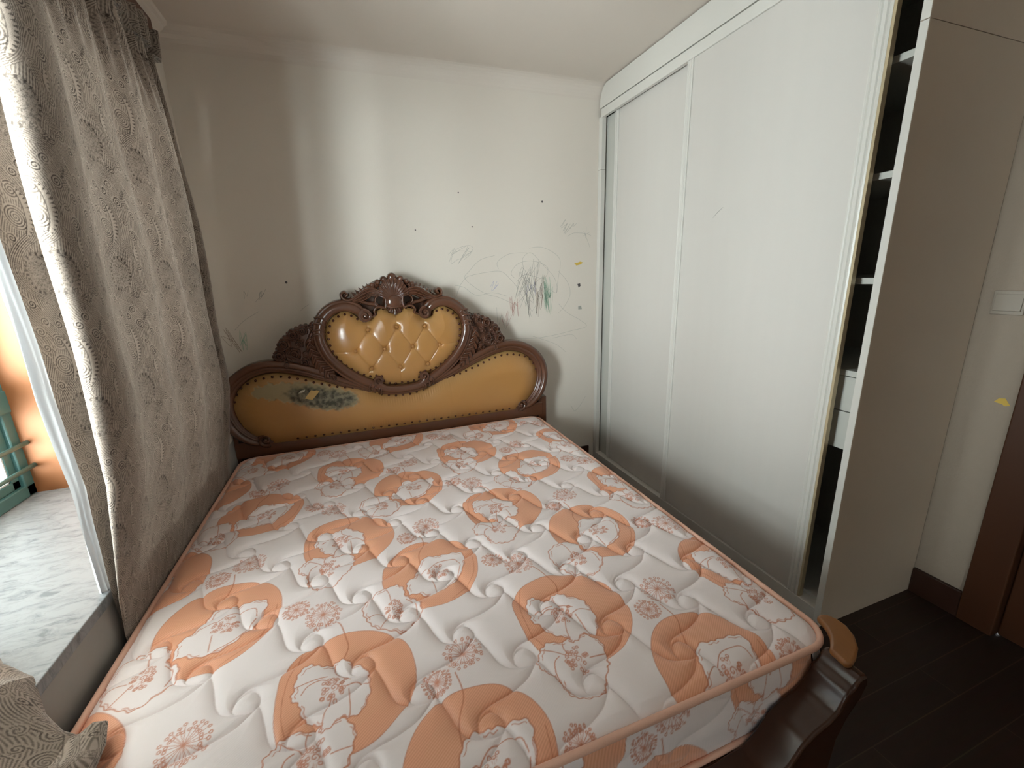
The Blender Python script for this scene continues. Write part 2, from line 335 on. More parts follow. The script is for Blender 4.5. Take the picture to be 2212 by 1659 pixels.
for hx, hz in ((1.226, 1.915), (.663, 1.954), (.383, 1.735), (.74, 1.756), (-.364, 1.451)):
    rr = .007 if hx in (1.226, -.364) else .0045
    blob([(hx+rr*math.cos(a), hz+rr*math.sin(a)) for a in np.linspace(0, 6.28, 9)[:-1]], 7)
struct(wb.build('wall_back', [m_wall]+[crayon[k] for k in CK]))

# skirting
struct(MB().box((XR-.016, .765, 0), (XR, .934, .12)).build('baseboard_right', m_skirt, bevel=.004))
struct(MB().box((XL, YB-.016, 0), (1.60, YB, .125)).build('baseboard_back', m_skirt, bevel=.004))

# door on the right wall
dr = struct(MB().box((XR-.022, .655, 0), (XR+.04, .765, 2.08)).box((XR-.022, -.12, 0), (XR+.04, -.01, 2.08)).box((XR-.022, -.12, 2.08), (XR+.04, .765, 2.19)).build('door_1', m_door, bevel=.006))
MB().box((XR+.02, -.01, 0.001), (XR+.11, .655, 2.08)).box((XR+.008, .09, 1.15), (XR+.021, .55, 1.95)).box((XR+.008, .09, .15), (XR+.021, .55, 1.0)).build('door_leaf', m_door, dr, bevel=.006)
hd = MB().tube([(XR+.02, .06, 1.02), (XR-.03, .06, 1.02), (XR-.04, .075, 1.02), (XR-.04, .17, 1.02)], .009)
hd.build('door_handle', m_alu, dr, smooth=True)

# light switch
sw = tag(MB().box((XR-.009, .809, 1.257), (XR, .897, 1.344)).build('light_switch', m_switch, bevel=.003), 'white square rocker light switch on the wall beside the brown door', 'light switch')
MB().prism([(XR-.016, 1.272), (XR-.009, 1.270), (XR-.009, 1.332), (XR-.0105, 1.330)], 1, .816, .889).build('rocker', m_switch, sw, bevel=.001)

# ------------------------------------------------------------------ window
win = struct(MB().box((-1.40, WY1-.06, SILL), (-1.345, WY1, WTOP)).box((-1.40, WY0, SILL), (-1.345, WY0+.06, WTOP)).box((-1.40, WY0, SILL), (-1.345, WY1, SILL+.05))
             .box((-1.40, WY0, WTOP-.05), (-1.345, WY1, WTOP)).box((-1.395, WY0, .985), (-1.34, WY1, 1.075)).build('window_1', m_teal, bevel=.006))
ym = [WY0+.06, -1.10, 0, 1.10, WY1-.06]
for i in range(4):
    if i: MB().box((-1.395, ym[i]-.03, SILL), (-1.34, ym[i]+.03, WTOP)).build('mullion', m_teal, win, bevel=.005)
    a, b = ym[i]+(.03 if i else 0), ym[i+1]-(.03 if i < 3 else 0)
    for z0, z1 in ((SILL+.05, .985), (1.075, WTOP-.05)):
        s = MB()
        for p, q in (((a, z0), (a+.04, z1)), ((b-.04, z0), (b, z1)), ((a, z0), (b, z0+.035)), ((a, z1-.035), (b, z1))):
            s.box((-1.385, p[0], p[1]), (-1.358, q[0], q[1]))
        sh = s.build('sash', m_teal, win, bevel=.004)
        t = MB(); e = .04
        for p, q in (((a+e, z0+.035), (a+e+.007, z1-.035)), ((b-e-.007, z0+.035), (b-e, z1-.035)), ((a+e, z0+.035), (b-e, z0+.042))):
            t.box((-1.38, p[0], p[1]), (-1.361, q[0], q[1]))
        t.build('glazing_bead', m_alu, sh)
        MB().box((-1.373, a+.03, z0+.03), (-1.369, b-.03, z1-.03)).build('pane', m_glass, sh)
for z in (.757, .855):
    MB().tube([(-1.325, y, z) for y in np.linspace(WY0+.005, WY1-.016, 12)], .0095).build('security_bar', m_teal, win, smooth=True)
MB().box((XO+.06, WY1-.014, SILL), (XL-.003, WY1-.0005, WTOP)).build('window_lining', m_orange, win)
MB().box((XO+.06, WY0+.0005, SILL), (XL-.003, WY0+.014, WTOP)).build('window_lining', m_orange, win)
sl = MB().box((-1.42, WY0+.001, SILL-.032), (XL+.004, WY1-.001, SILL)).build('window_sill', m_marble, win, bevel=.003)

struct(MB().box((-2.75, -3.2, 2.42), (-1.461, 3.4, 2.56)).build('sky_blocker_slab', mat('blocker_grey', (.17, .17, .165), .9, .1, noise=.3)))   # unseen slab added outside to hold back the upper sky light
# outside: neighbouring block and its ground
b = tag(MB().box((-16, 9, -9), (-9, 34, -.9)).box((-16.2, 8.8, -.9), (-8.8, 34.2, -.6)).build('neighbouring_building', m_out), 'pale building seen through the window panes', 'building')
for yy in np.arange(10.5, 33, 2.6):
    MB().box((-9.02, yy, -2.6), (-8.97, yy+1.2, -1.4)).build('window', m_teal, b)

# ------------------------------------------------------------------ curtain cloth pattern (woven paisley), one repeat of .17 x .40 m
def paisley():
    tw, th = .175, .40; nx, nz = 350, 800
    X, Zz = np.meshgrid(np.arange(nx)*tw/nx, np.arange(nz)*th/nz)
    rr = np.random.default_rng(3)
    wr = lambda cx, cz: ((X-cx+tw/2) % tw-tw/2, (Zz-cz+th/2) % th-th/2)
    def dline(P):
        d = np.full(X.shape, 9.); Q = catmull(P, 6)
        for a, b in zip(Q[:-1], Q[1:]):
            m = (a+b)/2; dx, dz = wr(*m); e = (b-a); l = np.linalg.norm(e)+1e-9; e = e/l
            t = np.clip(dx*e[0]+dz*e[1], -l/2, l/2); d = np.minimum(d, np.hypot(dx-t*e[0], dz-t*e[1]))
        return d
    flow = X+.030*np.sin(2*math.pi*Zz/th+.4)+.010*np.sin(4*math.pi*Zz/th+1)
    pat = np.clip(.30+1.5*np.sin(2*math.pi*flow/tw*28), 0, 1)*.85
    mott = sum(np.sin(2*math.pi*(a*X/tw+b*Zz/th)+c) for a, b, c in ((7, 9, 0), (11, -17, 1), (-13, 22, 2), (5, 31, 3), (17, 7, 4), (9, -27, 5)))/3
    gn = np.random.default_rng(9).normal(size=X.shape); gn = sum(np.roll(gn, (a, b), (0, 1)) for a in (-2, -1, 0, 1, 2) for b in (-2, -1, 0, 1, 2) if a*a+b*b < 6)/4.6
    big = sum(np.sin(2*math.pi*(a*X/tw+b*Zz/th)+c) for a, b, c in ((1, 2, 0), (2, -3, 1), (-2, 5, 2)))/3
    # spirals with a comma-shaped tail
    SP = [(.055, .250, .030, 1), (.062, .318, .021, 1), (.018, .350, .014, -1), (.118, .335, .017, 1), (.028, .195, .013, -1), (.052, .180, .012, 1), (.150, .235, .018, 1), (.165, .300, .014, -1), (.100, .290, .012, 1),
          (.140, .385, .018, 1), (.100, .385, .013, -1), (.165, .050, .015, 1), (.13, .272, .010, -1), (.155, .13, .013, 1), (.078, .365, .012, 1), (.04, .375, .012, -1), (.02, .305, .011, 1), (.09, .225, .011, -1), (.02, .025, .012, 1), (.165, .19, .012, 1), (.13, .155, .010, -1)]
    for (cx, cz, R, sg_) in SP:
        dx, dz = wr(cx, cz); rad = np.hypot(dx+.18*dz, dz/1.08); a = np.arctan2(dz, dx)
        sp = np.clip(.35+1.8*np.sin(2*math.pi*rad/.0064+sg_*a), 0, 1)
        pat = np.where(rad < R, sp, pat); pat = np.where(np.abs(rad-R-.0006) < .0010, .15, pat)
        # comma tail streaming off the spiral
        u = dx*.6-dz*.8; v = dx*.8+dz*.6; tw_ = R*.95*np.clip(1-u/(3.2*R), 0, 1)**1.3
        pat = np.where((rad >= R) & (u > 0) & (u < 3.2*R) & (v > R*.95-tw_*1.1) & (v < R*1.0), np.clip(.3+1.6*np.sin((v-R)/.0058*2*math.pi), 0, 1), pat)
    # ribbons of parallel dark threads
    for P in ([(.085, .205), (.035, .165), (.010, .115), (.030, .065), (.080, .035), (.125, .010), (.150, -.035)], [(.115, .20), (.135, .16), (.128, .10), (.150, .06)]):
        d = dline(P); k_ = d < .0145; pat = np.where(k_, np.where(np.abs((d+.0009) % .0046-.0010) < .0012, 1., .0), pat)
    # foliage pockets: fine dark mottling, low contrast
    dx, dz = wr(.075, .105); pk = (dx/.043)**2+(dz/.058)**2 < 1
    pat = np.where(pk, .34+.5*(gn > .55)+.12*big, pat)
    ang = np.arctan2(dz, dx); rim = np.abs(np.sqrt((dx/.043)**2+(dz/.058)**2)-.93); pat = np.where((rim < .09) & (np.sin(ang*22) > .25) & pk, 1., pat)
    dx, dz = wr(.112, .045); u = dx*.8-dz*.6; v = dx*.6+dz*.8; pk = (u/.034)**2+(v/.012)**2 < 1
    pat = np.where(pk, np.where(gn > -.1, 1., .05), pat)
    # toothed crescent
    for (cx, cz, R, A_) in ((.010, .262, .092, .78), (.110, .175, .05, .6)):
        dx, dz = wr(cx, cz); dx = (X-cx) % tw; rad = np.hypot(dx, dz); a = np.arctan2(dz, dx); wth = .021*(1-(a/A_)**2*.6)
        c = (rad > R-wth) & (rad < R) & (np.abs(a) < A_); tt = np.abs((a*R/.012) % 1-.5) < .40*np.clip(1-(R-rad)/(.62*wth), 0, 1)
        pat = np.where(c, np.where(tt, 1., .04), pat)
        for q in (R+.0012, R+.0052, R+.0092): pat = np.where((np.abs(rad-q) < .0021) & (np.abs(a) < A_*1.12), np.where(np.abs(rad-q) < .0010, 1., 0.), pat)
        pat = np.where((np.abs(rad-(R-wth)) < .0013) & (np.abs(a) < A_), 1., pat)
    # little leafy tree
    dx, dz = wr(.150, .345); m = (dx/.017)**2+(dz/.030)**2 < 1
    leaf = np.cos(dx*900+np.abs(dz)*500)*np.cos(dz*620-np.abs(dx)*700) > -.05; pat = np.where(m, np.where(leaf, 0., 1.), pat)
    return np.clip(pat*(.85+.20*big)+.06*mott, 0, 1)
PAI = paisley()
def tile(A, tw, th, u, v):
    nz, nx = A.shape; x = (u/tw % 1)*nx; z = (v/th % 1)*nz
    i = np.floor(x).astype(int); j = np.floor(z).astype(int); fx = x-i; fz = z-j
    i0, i1, j0, j1 = i % nx, (i+1) % nx, j % nz, (j+1) % nz
    return (A[j0, i0]*(1-fx)+A[j0, i1]*fx)*(1-fz)+(A[j1, i0]*(1-fx)+A[j1, i1]*fx)*fz
def curtainmat():
    m = mat('woven_paisley_cloth', (.4, .35, .3), .6, .3, sheen=.25, bump=.3, bscale=500)
    b = m.node_tree.nodes['Principled BSDF']; f = attrnode(m, 'weave')
    LK(m, mixcol(m, f, (.32, .265, .22), (.032, .022, .016)), b.inputs['Base Color'])
    r = N(m, 'ShaderNodeMapRange'); r.inputs[3].default_value = .42; r.inputs[4].default_value = .85; LK(m, f, r.inputs[0]); LK(m, r.outputs[0], b.inputs['Roughness'])
    t = N(m, 'ShaderNodeBsdfTranslucent'); LK(m, mixcol(m, f, (.40, .32, .26), (.03, .02, .014)), t.inputs[0])
    x = N(m, 'ShaderNodeMixShader'); x.inputs[0].default_value = .045
    out = [n for n in m.node_tree.nodes if n.type == 'OUTPUT_MATERIAL'][0]
    LK(m, b.outputs[0], x.inputs[1]); LK(m, t.outputs[0], x.inputs[2]); LK(m, x.outputs[0], out.inputs[0])
    return m
m_curt = curtainmat()
def gridfaces(nr, nc):
    a = np.arange(nr*nc).reshape(nr, nc)
    return np.stack([a[:-1, :-1], a[:-1, 1:], a[1:, 1:], a[1:, :-1]], -1).reshape(-1, 4)

# window-side curtain, bunched at the far end of the rail
PC = [(-.708, 1.318), (-.698, 1.345), (-.688, 1.385), (-.676, 1.402), (-.660, 1.375), (-.648, 1.325), (-.628, 1.302), (-.604, 1.315), (-.592, 1.37), (-.600, 1.45), (-.625, 1.53), (-.628, 1.60), (-.606, 1.67), (-.602, 1.73), (-.628, 1.80), (-.632, 1.86), (-.606, 1.93), (-.604, 2.00), (-.630, 2.07), (-.630, 2.13), (-.606, 2.20), (-.604, 2.26), (-.632, 2.31), (-.648, 2.335), (-.640, 2.36), (-.616, 2.38), (-.618, 2.41), (-.640, 2.43), (-.690, 2.44)]
C = catmull(PC, 8); sg = np.r_[0, np.cumsum(np.linalg.norm(np.diff(C, axis=0), axis=1))]
ns = int(sg[-1]/.0017); sn_ = np.linspace(0, sg[-1], ns); CX = np.interp(sn_, sg, C[:, 0]); CY = np.interp(sn_, sg, C[:, 1])
zs = np.arange(.30, 2.40, .0018); nz = len(zs)
Zg = np.repeat(zs[:, None], ns, 1)
k = np.interp(zs, [.3, .55, .72, 1.03, 1.69, 2.10, 2.24, 2.285, 2.30, 2.40], [.94, 1.0, 1.03, 1.04, .965, .88, .80, .785, .86, .87])
Yg = 1.31+(CY[None, :]-1.31)*k[:, None] + .004*np.sin(zs*5)[:, None]
amp = np.interp(zs, [.3, .55, .85, 1.2, 2.2, 2.4], [.10, .16, .55, .9, 1.25, .9]); cen = np.interp(zs, [.3, .5, .62, .95, 2.4], [-.724, -.724, -.712, -.662, -.622])
wob = .006*np.sin(zs[:, None]*7+CY[None, :]*9)
Xg = cen[:, None]+(CX[None, :]+.628)*amp[:, None]+wob*np.clip((Zg-.8)*2, 0, 1)
low = np.clip((.62-Zg)/.1, 0, 1); Xg = Xg*(1-low)+np.minimum(Xg, -.716)*low
Xg = np.maximum(Xg, -.739)
# gathers of the header
hdz = np.clip((Zg-2.05)/.25, 0, 1); Xg += hdz*.010*np.sin(sn_[None, :]*2*math.pi/.045)
cmesh = npmesh(np.stack([Xg, Yg, Zg], -1).reshape(-1, 3), gridfaces(nz, ns), {'weave': tile(PAI, .155, .35, np.repeat(sn_[None, :], nz, 0), Zg)})
cur = link('curtain', cmesh, m_curt, None, True)
tag(cur, 'brown grey paisley curtain hanging full length beside the bed head', 'curtain')
# its white sheer lining showing along the near edge
PS = [(-.708, 1.352), (-.714, 1.345), (-.711, 1.338), (-.722, 1.333), (-.718, 1.322), (-.729, 1.316), (-.725, 1.300)]
C2 = catmull(PS, 8); zz = np.linspace(.33, 2.36, 220)
wid = np.interp(zz, [.33, .6, .8, 1.2, 1.8, 2.4], [.35, .4, .8, 1.0, 1.1, 1.15])
V = []
for z, q in zip(zz, wid):
    for i, (a, b_) in enumerate(C2):
        hem = float(np.interp(z, [.3, .5, .62, .95, 2.4], [-.724, -.724, -.712, -.662, -.622]))-.08*float(np.interp(z, [.3, .55, .85, 1.2, 2.2, 2.4], [.10, .16, .55, .9, 1.25, .9]))
        V.append((min(hem, float(np.interp(z, [.55, .95], [-.7325, -.715])))-.006+(a+.708)+.003*math.sin(z*11+i*.25), 1.345+(b_-1.345)*q+.006*math.sin(z*6), z))
sheer = link('sheer_lining', npmesh(V, gridfaces(len(zz), len(C2))), m_sheer, cur, True)
# pelmet / rail
pel = tag(MB().box((XL+.002, -2.3, 2.405), (-.675, 2.47, 2.535)).build('curtain_pelmet', m_pelmet, bevel=.004), 'dark brown wooden pelmet board above the hanging curtain', 'pelmet')
MB().tube([(-.655, y, 2.405) for y in np.linspace(-2.28, 2.28, 10)], .012).build('curtain_rod', m_pelmet, pel, smooth=True)
for y in (-1.25, .92, 2.1):
    MB().box((-.70, y, 2.40), (-.645, y+.02, 2.425)).build('rod_bracket', m_pelmet, pel)

# curtain end heaped on the window sill and the mattress corner
def pile():
    nu, nv = 420, 340
    U, Vv = np.meshgrid(np.linspace(0, 1, nu), np.linspace(0, 1, nv))
    # u: across x from sill side to the bed, v: along y towards the head
    X = -1.10+U*.51
    yend = np.interp(X, [-1.10, -.90, -.86, -.82, -.79, -.75, -.71, -.68, -.65, -.635, -.62, -.60, -.59], [1.18, 1.17, 1.14, 1.09, 1.075, 1.045, .985, .965, .965, .985, .985, .93, .84])
    Y = .25+Vv*(yend-.25)
    e = (1-Vv)*(yend-.25)
    base = np.where(X < -.75, .640, np.interp(X, [-.75, -.70, -.66, -.5], [.640, .575, .530, .512]))
    fold = .5+.5*np.sin(X*34+Y*16+2*np.sin(Y*9))
    fold2 = .5+.5*np.sin(X*15-Y*34+1.4)
    h = .060*np.exp(-((X+.90)/.12)**2)+.025
    up = 1-np.exp(-e/.018); side = 1-np.exp(-(1-U)*.51/.02)
    Zz = base+.004+up*side*(h*(.45+.4*fold)+.028*fold2+.035*np.clip(e/.3, 0, 1))
    d = np.hypot(np.gradient(X, axis=1), np.gradient(Zz, axis=1)); su = np.cumsum(d, 1)
    d2 = np.hypot(np.gradient(Y, axis=0), np.gradient(Zz, axis=0)); sv = np.cumsum(d2, 0)
    me = npmesh(np.stack([X, Y, Zz], -1).reshape(-1, 3), gridfaces(nv, nu), {'weave': tile(PAI, .155, .35, su*.8+sv*.6, sv*.8-su*.6)})
    root = tag(empty('curtain', (-.75, .60, .64)), 'bunched paisley curtain end heaped over the marble sill and mattress corner', 'curtain')
    link('heaped_end', me, m_curt, root, True)
    # the drape it belongs to, gathered on the near half of the rail
    sg2 = np.linspace(0, 1, 1000); z2 = np.linspace(.66, 2.40, 240); A, Z2 = np.meshgrid(sg2, z2)
    wdt = np.interp(Z2, [.66, .8, 1.0, 1.4, 2.4], [2.18, 2.18, 2.18, 2.18, 2.17]); y2 = -1.37+A*wdt; x2 = -.665+.035*np.sin(A*2*math.pi*28)+.008*np.sin(Z2*6+A*20)
    me2 = npmesh(np.stack([x2, y2, Z2], -1).reshape(-1, 3), gridfaces(240, 1000), {'weave': tile(PAI, .155, .35, A*4.4, Z2)})
    link('drape', me2, m_curt, root, True)
pile()

# ------------------------------------------------------------------ wardrobe
XD = 1.645
wd = tag(empty('sliding_wardrobe', (1.94, 1.85, 0)), 'tall white sliding door wardrobe built in along the right of the bed', 'wardrobe')
hp = [(YB-.008, 2.4905), (YB-.008, 2.535)] + [(YB-.012-.08*(1-math.cos(a)), 2.535+.083*math.sin(a)) for a in np.linspace(.25, math.pi/2, 7)] + [(.96, 2.618), (.96, 2.4905)]
MB().prism(hp, 0, XD, XD+.02).build('header', m_wframe, wd)
MB().box((XD-.003, .96, 2.432), (XD+.02, YB-.030, 2.483)).build('track_cover', m_wframe, wd, bevel=.002)
MB().box((XD+.018, .96, 2.44), (XD+.08, YB-.03, 2.60)).build('top_track', m_gap_shade, wd)  # near-black block, shade of the header groove put into its colour
MB().box((XD, 2.708, 0), (XD+.03, YB-.001, 2.12)).box((XD, 2.708, 2.122), (XD+.03, YB-.001, 2.44)).build('filler_strip', m_wframe, wd, bevel=.0015)
MB().box((XD+.045, 2.60, 0), (XD+.055, 2.745, 2.44)).build('filler_panel', m_inner, wd)
def stile(y0, y1, x, parent, name='stile', gold=False):
    w = y1-y0
    prof = [(x+.02, y0), (x, y0), (x-.002, y0+w*.12), (x, y0+w*.22), (x+.004, y0+w*.30), (x-.001, y0+w*.38), (x-.001, y0+w*.62), (x+.004, y0+w*.70), (x, y0+w*.78), (x-.002, y0+w*.88), (x, y1), (x+.02, y1)]
    # prism axis 2 (z)
    o = MB().prism(prof, 2, .075, 2.44).build(name, m_wframe, parent)
    return o
d_small = MB().box((XD+.034, 1.91, .078), (XD+.052, 2.60, 2.45)).build('sliding_door', m_wardrobe, wd)
stile(2.562, 2.60, XD+.028, d_small)
d_big = MB().box((XD+.006, 1.07, .078), (XD+.024, 1.90, 2.432)).build('sliding_door', m_wardrobe, wd)
d_big['label'] = 'wide front sliding door standing partly open'
stile(1.896, 1.936, XD, d_big)
stile(1.040, 1.085, XD, d_big)
MB().box((XD+.001, 1.031, .075), (XD+.022, 1.040, 2.43)).build('edge_strip', m_gold, d_big)
# crayon mark on the door
MB().prism([(1.641, 1.728), (1.6425, 1.7285), (1.672, 1.712), (1.699, 1.690), (1.698, 1.689), (1.670, 1.7105)], 0, XD+.0053, XD+.0063).build('scratch', crayon['g'], d_big)
MB().box((XD, .96, 0), (XD+.055, YB-.03, .072)).build('plinth', m_wframe, wd, bevel=.002)
MB().box((XD+.055, .96, .06), (XR-.003, YB-.005, .085)).build('base_panel', m_inner, wd)
MB().box((XD+.02, .96, 2.45), (XR-.003, YB-.1, 2.47)).build('top_panel', m_inner, wd)
MB().box((XR-.02, .96, .085), (XR-.003, YB-.005, 2.45)).build('back_panel', m_inner, wd)
sp_ = MB().box((XD, .936, 0), (XR-.002, .960, 2.1345)).build('side_panel', m_side, wd, bevel=.001)
MB().box((XD-.0015, .9365, .001), (XD, .9595, 2.134)).build('edge_band', m_wframe, sp_)
sp_ = MB().box((XD, .936, 2.1365), (XR-.002, .960, 2.618)).build('side_panel', m_side, wd, bevel=.001)
MB().box((XD-.0015, .9365, 2.137), (XD, .9595, 2.6175)).build('edge_band', m_wframe, sp_)
MB().box((XD+.07, 1.78, .085), (XR-.02, 1.80, 2.45)).build('divider', m_inner, wd)
for z in (2.082, 1.738, 1.395, 1.058):
    MB().box((XD+.058, .9605, z-.011), (XR-.021, 1.779, z+.011)).build('shelf', m_inner, wd, bevel=.0015)
for z0, z1 in ((.912, 1.044), (.760, .908)):
    dw = MB().box((XD+.060, .963, z0), (XD+.078, 1.777, z1)).box((XD+.078, .975, z0+.01), (XR-.08, .985, z1-.02)).box((XD+.078, 1.755, z0+.01), (XR-.08, 1.765, z1-.02)).box((XD+.078, .975, z0+.01), (XR-.08, 1.765, z0+.016)).build('drawer', m_inner, wd, bevel=.001)

# ------------------------------------------------------------------ bed
HX, HY = .205, 2.63
bed = tag(empty('bed', (HX, 1.6, 0)), 'carved mahogany double bed with tan padded leather headboard', 'bed')
hb = MB()
side = [(.95, .10), (.95, .60), (.93, .60)]
# back board silhouette (mirrored)
R = [(0, 1.39), (.05, 1.38), (.22, 1.30), (.33, 1.29), (.40, 1.22), (.47, 1.19), (.55, 1.15), (.62, 1.06), (.66, 1.0), (.76, .99), (.84, .96), (.92, .90), (.965, .83), (.97, .74), (.95, .66), (.95, .25), (0, .25)]
poly = [(HX+x, z) for x, z in R] + [(HX-x, z) for x, z in R[::-1][1:-1]]
hb.prism([(x, z) for x, z in poly], 1, HY+.035, YB-.018)
hbo = hb.build('headboard', m_wood, bed)
MB().box((HX-.955, HY+.0, .48), (HX+.955, HY+.06, .575)).build('bottom_rail', m_wood, hbo, bevel=.006)
for s in (-1, 1):
    MB().box((HX+s*.955-.03, HY+.005, 0), (HX+s*.955+.03, HY+.085, .615)).build('leg', m_wood, bed, bevel=.006)

def relief(name, x0, x1, z0, z1, res, maskf, hf, yb, yback, material, parent, flip=False, attrs=None):
    xs = np.arange(x0, x1+res, res); zs_ = np.arange(z0, z1+res, res); X, Zz = np.meshgrid(xs, zs_)
    sd = maskf(X, Zz)
    gx = np.gradient(sd, res, axis=1); gz = np.gradient(sd, res, axis=0); gn = np.hypot(gx, gz)+1e-6
    near = (sd > 0) & (sd < res*1.6)
    Xs = np.where(near, X-gx/gn*sd, X); Zs = np.where(near, Zz-gz/gn*sd, Zz)
    H = hf(Xs, Zs, np.minimum(maskf(Xs, Zs), 0))
    cc = (sd[:-1, :-1]+sd[1:, :-1]+sd[:-1, 1:]+sd[1:, 1:])/4 < 0
    cc &= np.maximum.reduce([sd[:-1, :-1], sd[1:, :-1], sd[:-1, 1:], sd[1:, 1:]]) < res*1.6
    nr, nc = X.shape; idx = np.arange(nr*nc).reshape(nr, nc)
    Q = np.stack([idx[:-1, :-1], idx[:-1, 1:], idx[1:, 1:], idx[1:, :-1]], -1)[cc]
    E = np.concatenate([Q[:, [0, 1]], Q[:, [1, 2]], Q[:, [2, 3]], Q[:, [3, 0]]])
    key = E.min(1).astype(np.int64)*(nr*nc)+E.max(1); u, inv, cnt = np.unique(key, return_inverse=True, return_counts=True)
    B = E[cnt[inv] == 1]
    V = np.stack([Xs, yb-H, Zs], -1).reshape(-1, 3)
    used = np.unique(Q); bu = np.unique(B); mp = -np.ones(nr*nc, int); mp[used] = np.arange(len(used))
    mb_ = -np.ones(nr*nc, int); mb_[bu] = len(used)+np.arange(len(bu))
    V2 = V[bu].copy(); V2[:, 1] = yback
    Fq = np.concatenate([mp[Q], np.stack([mp[B[:, 1]], mp[B[:, 0]], mb_[B[:, 0]], mb_[B[:, 1]]], -1)])
    VV = np.concatenate([V[used], V2]); VV[:, 0] += HX
    at = None
    if attrs:
        at = {}
        for kk, fn in attrs.items():
            a = fn(Xs, Zs).reshape(-1); at[kk] = np.r_[a[used], a[bu]]
    return link(name, npmesh(VV, Fq, at), material, parent, True)
def mirror(Rr): return np.array([(x, z) for x, z in Rr] + [(-x, z) for x, z in Rr[::-1] if x > 1e-6])

# ---- leather
def leathermat(name, torn=False):
    m = mat(name, (.52, .27, .085), .27, .6, color2=(.42, .20, .06), nscale=5, bump=.12, bscale=140, coat=.3)
    b = m.node_tree.nodes['Principled BSDF']
    n = N(m, 'ShaderNodeTexNoise'); n.inputs['Scale'].default_value = 3.0; tc = N(m, 'ShaderNodeTexCoord'); LK(m, tc.outputs['Object'], n.inputs['Vector'])
    base = mixcol(m, n.outputs['Fac'], (.47, .225, .065), (.40, .21, .070))
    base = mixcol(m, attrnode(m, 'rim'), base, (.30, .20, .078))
    if torn:
        n3 = N(m, 'ShaderNodeTexNoise'); n3.inputs['Scale'].default_value = 45; n3.inputs['Detail'].default_value = 8; LK(m, tc.outputs['Object'], n3.inputs['Vector'])
        rp = N(m, 'ShaderNodeMapRange'); rp.inputs[1].default_value = .42; rp.inputs[2].default_value = .66; LK(m, n3.outputs['Fac'], rp.inputs[0])
        base = mixcol(m, attrnode(m, 'peel'), base, (.34, .27, .15))
        dirty = mixcol(m, rp.outputs[0], (.055, .050, .034), (.22, .19, .13))
        base = mixcol(m, attrnode(m, 'burn'), base, dirty)
        ra = N(m, 'ShaderNodeMapRange'); ra.inputs[3].default_value = .34; ra.inputs[4].default_value = .85; LK(m, attrnode(m, 'peel'), ra.inputs[0]); LK(m, ra.outputs[0], b.inputs['Roughness'])
        cw = N(m, 'ShaderNodeMapRange'); cw.inputs[3].default_value = .15; cw.inputs[4].default_value = 0; LK(m, attrnode(m, 'peel'), cw.inputs[0]); LK(m, cw.outputs[0], b.inputs['Coat Weight'])
    LK(m, base, b.inputs['Base Color'])
    return m
m_lea = leathermat('tan_leather'); m_lea2 = leathermat('tan_leather_worn', True)

WL = [(0, .775), (.06, .778), (.10, .782), (.134, .795), (.175, .815), (.21, .828), (.25, .838), (.332, .855), (.415, .878), (.5, .906), (.58, .937), (.63, .952), (.673, .960), (.72, .960), (.76, .954), (.80, .942), (.84, .922), (.878, .885), (.908, .838), (.922, .78), (.915, .72), (.893, .66), (.855, .612), (.80, .565), (.74, .54), (0, .535)]
WLP = mirror(WL)
TORN = np.array([(-.771, .898), (-.708, .912), (-.585, .901), (-.459, .875), (-.331, .823), (-.265, .792), (-.255, .759), (-.286, .732), (-.385, .715), (-.49, .737), (-.589, .780), (-.662, .805), (-.751, .831), (-.826, .855)])
BURN = np.array([(-.643, .846), (-.60, .868), (-.52, .865), (-.398, .831), (-.279, .793), (-.269, .753), (-.371, .721), (-.489, .744), (-.60, .79)])
wn = lambda X, Zz, s=0: .006*np.sin(X*90+s)+.004*np.sin(X*210+Zz*170+s)+.003*np.sin(Zz*300-X*120)
def wl_h(X, Zz, sd):
    d = -sd
    h = .004+.060*(1-(1-np.minimum(d, .14)/.14)**2.3)
    h += .0012*np.exp(-((X-.05)/.25)**2)*np.sin(X*420)*np.exp(-((d-.05)/.02)**2)      # pulled wrinkles under the medallion
    h -= .0016*np.exp(-(np.abs(X-.30)/.0022))+.0016*np.exp(-(np.abs(X+.34)/.0022))*0
    t = sdf(X, Zz, TORN)+wn(X, Zz); h -= .0035*sm(-t, -.002, .006)
    return h
wing_leather = relief('lower_cushion', -.94, .94, .53, .965, .0035, lambda X, Zz: sdf(X, Zz, WLP), wl_h, HY+.012, HY+.045, m_lea2, hbo,
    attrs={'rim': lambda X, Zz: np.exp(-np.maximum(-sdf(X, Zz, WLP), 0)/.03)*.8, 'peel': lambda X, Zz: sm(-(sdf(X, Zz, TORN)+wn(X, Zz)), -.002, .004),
           'burn': lambda X, Zz: sm(-(sdf(X, Zz, BURN)+.8*wn(X, Zz, 2)), -.022, .018)})
wing_leather['label'] = 'long tan leather cushion with a torn and blackened patch'
fsd = lambda x, z: sdf(np.array([x]), np.array([z]), WLP)
yf = HY+.012-float(wl_h(np.array([-.51]), np.array([.815]), fsd(-.51, .815))[0])
fo = MB()
fo.prism([(HX+x, z) for x, z in [(-.554, .798), (-.508, .850), (-.495, .843), (-.480, .846), (-.465, .839), (-.505, .797), (-.521, .781)]], 1, yf-.004, yf+.006)
fo.build('foam_scrap', m_foam, wing_leather)
fo = MB().prism([(HX+x, z) for x, z in [(-.576, .839), (-.559, .854), (-.538, .857), (-.545, .843)]], 1, yf-.003, yf+.006)
fo.build('foam_scrap', m_foamw, wing_leather)

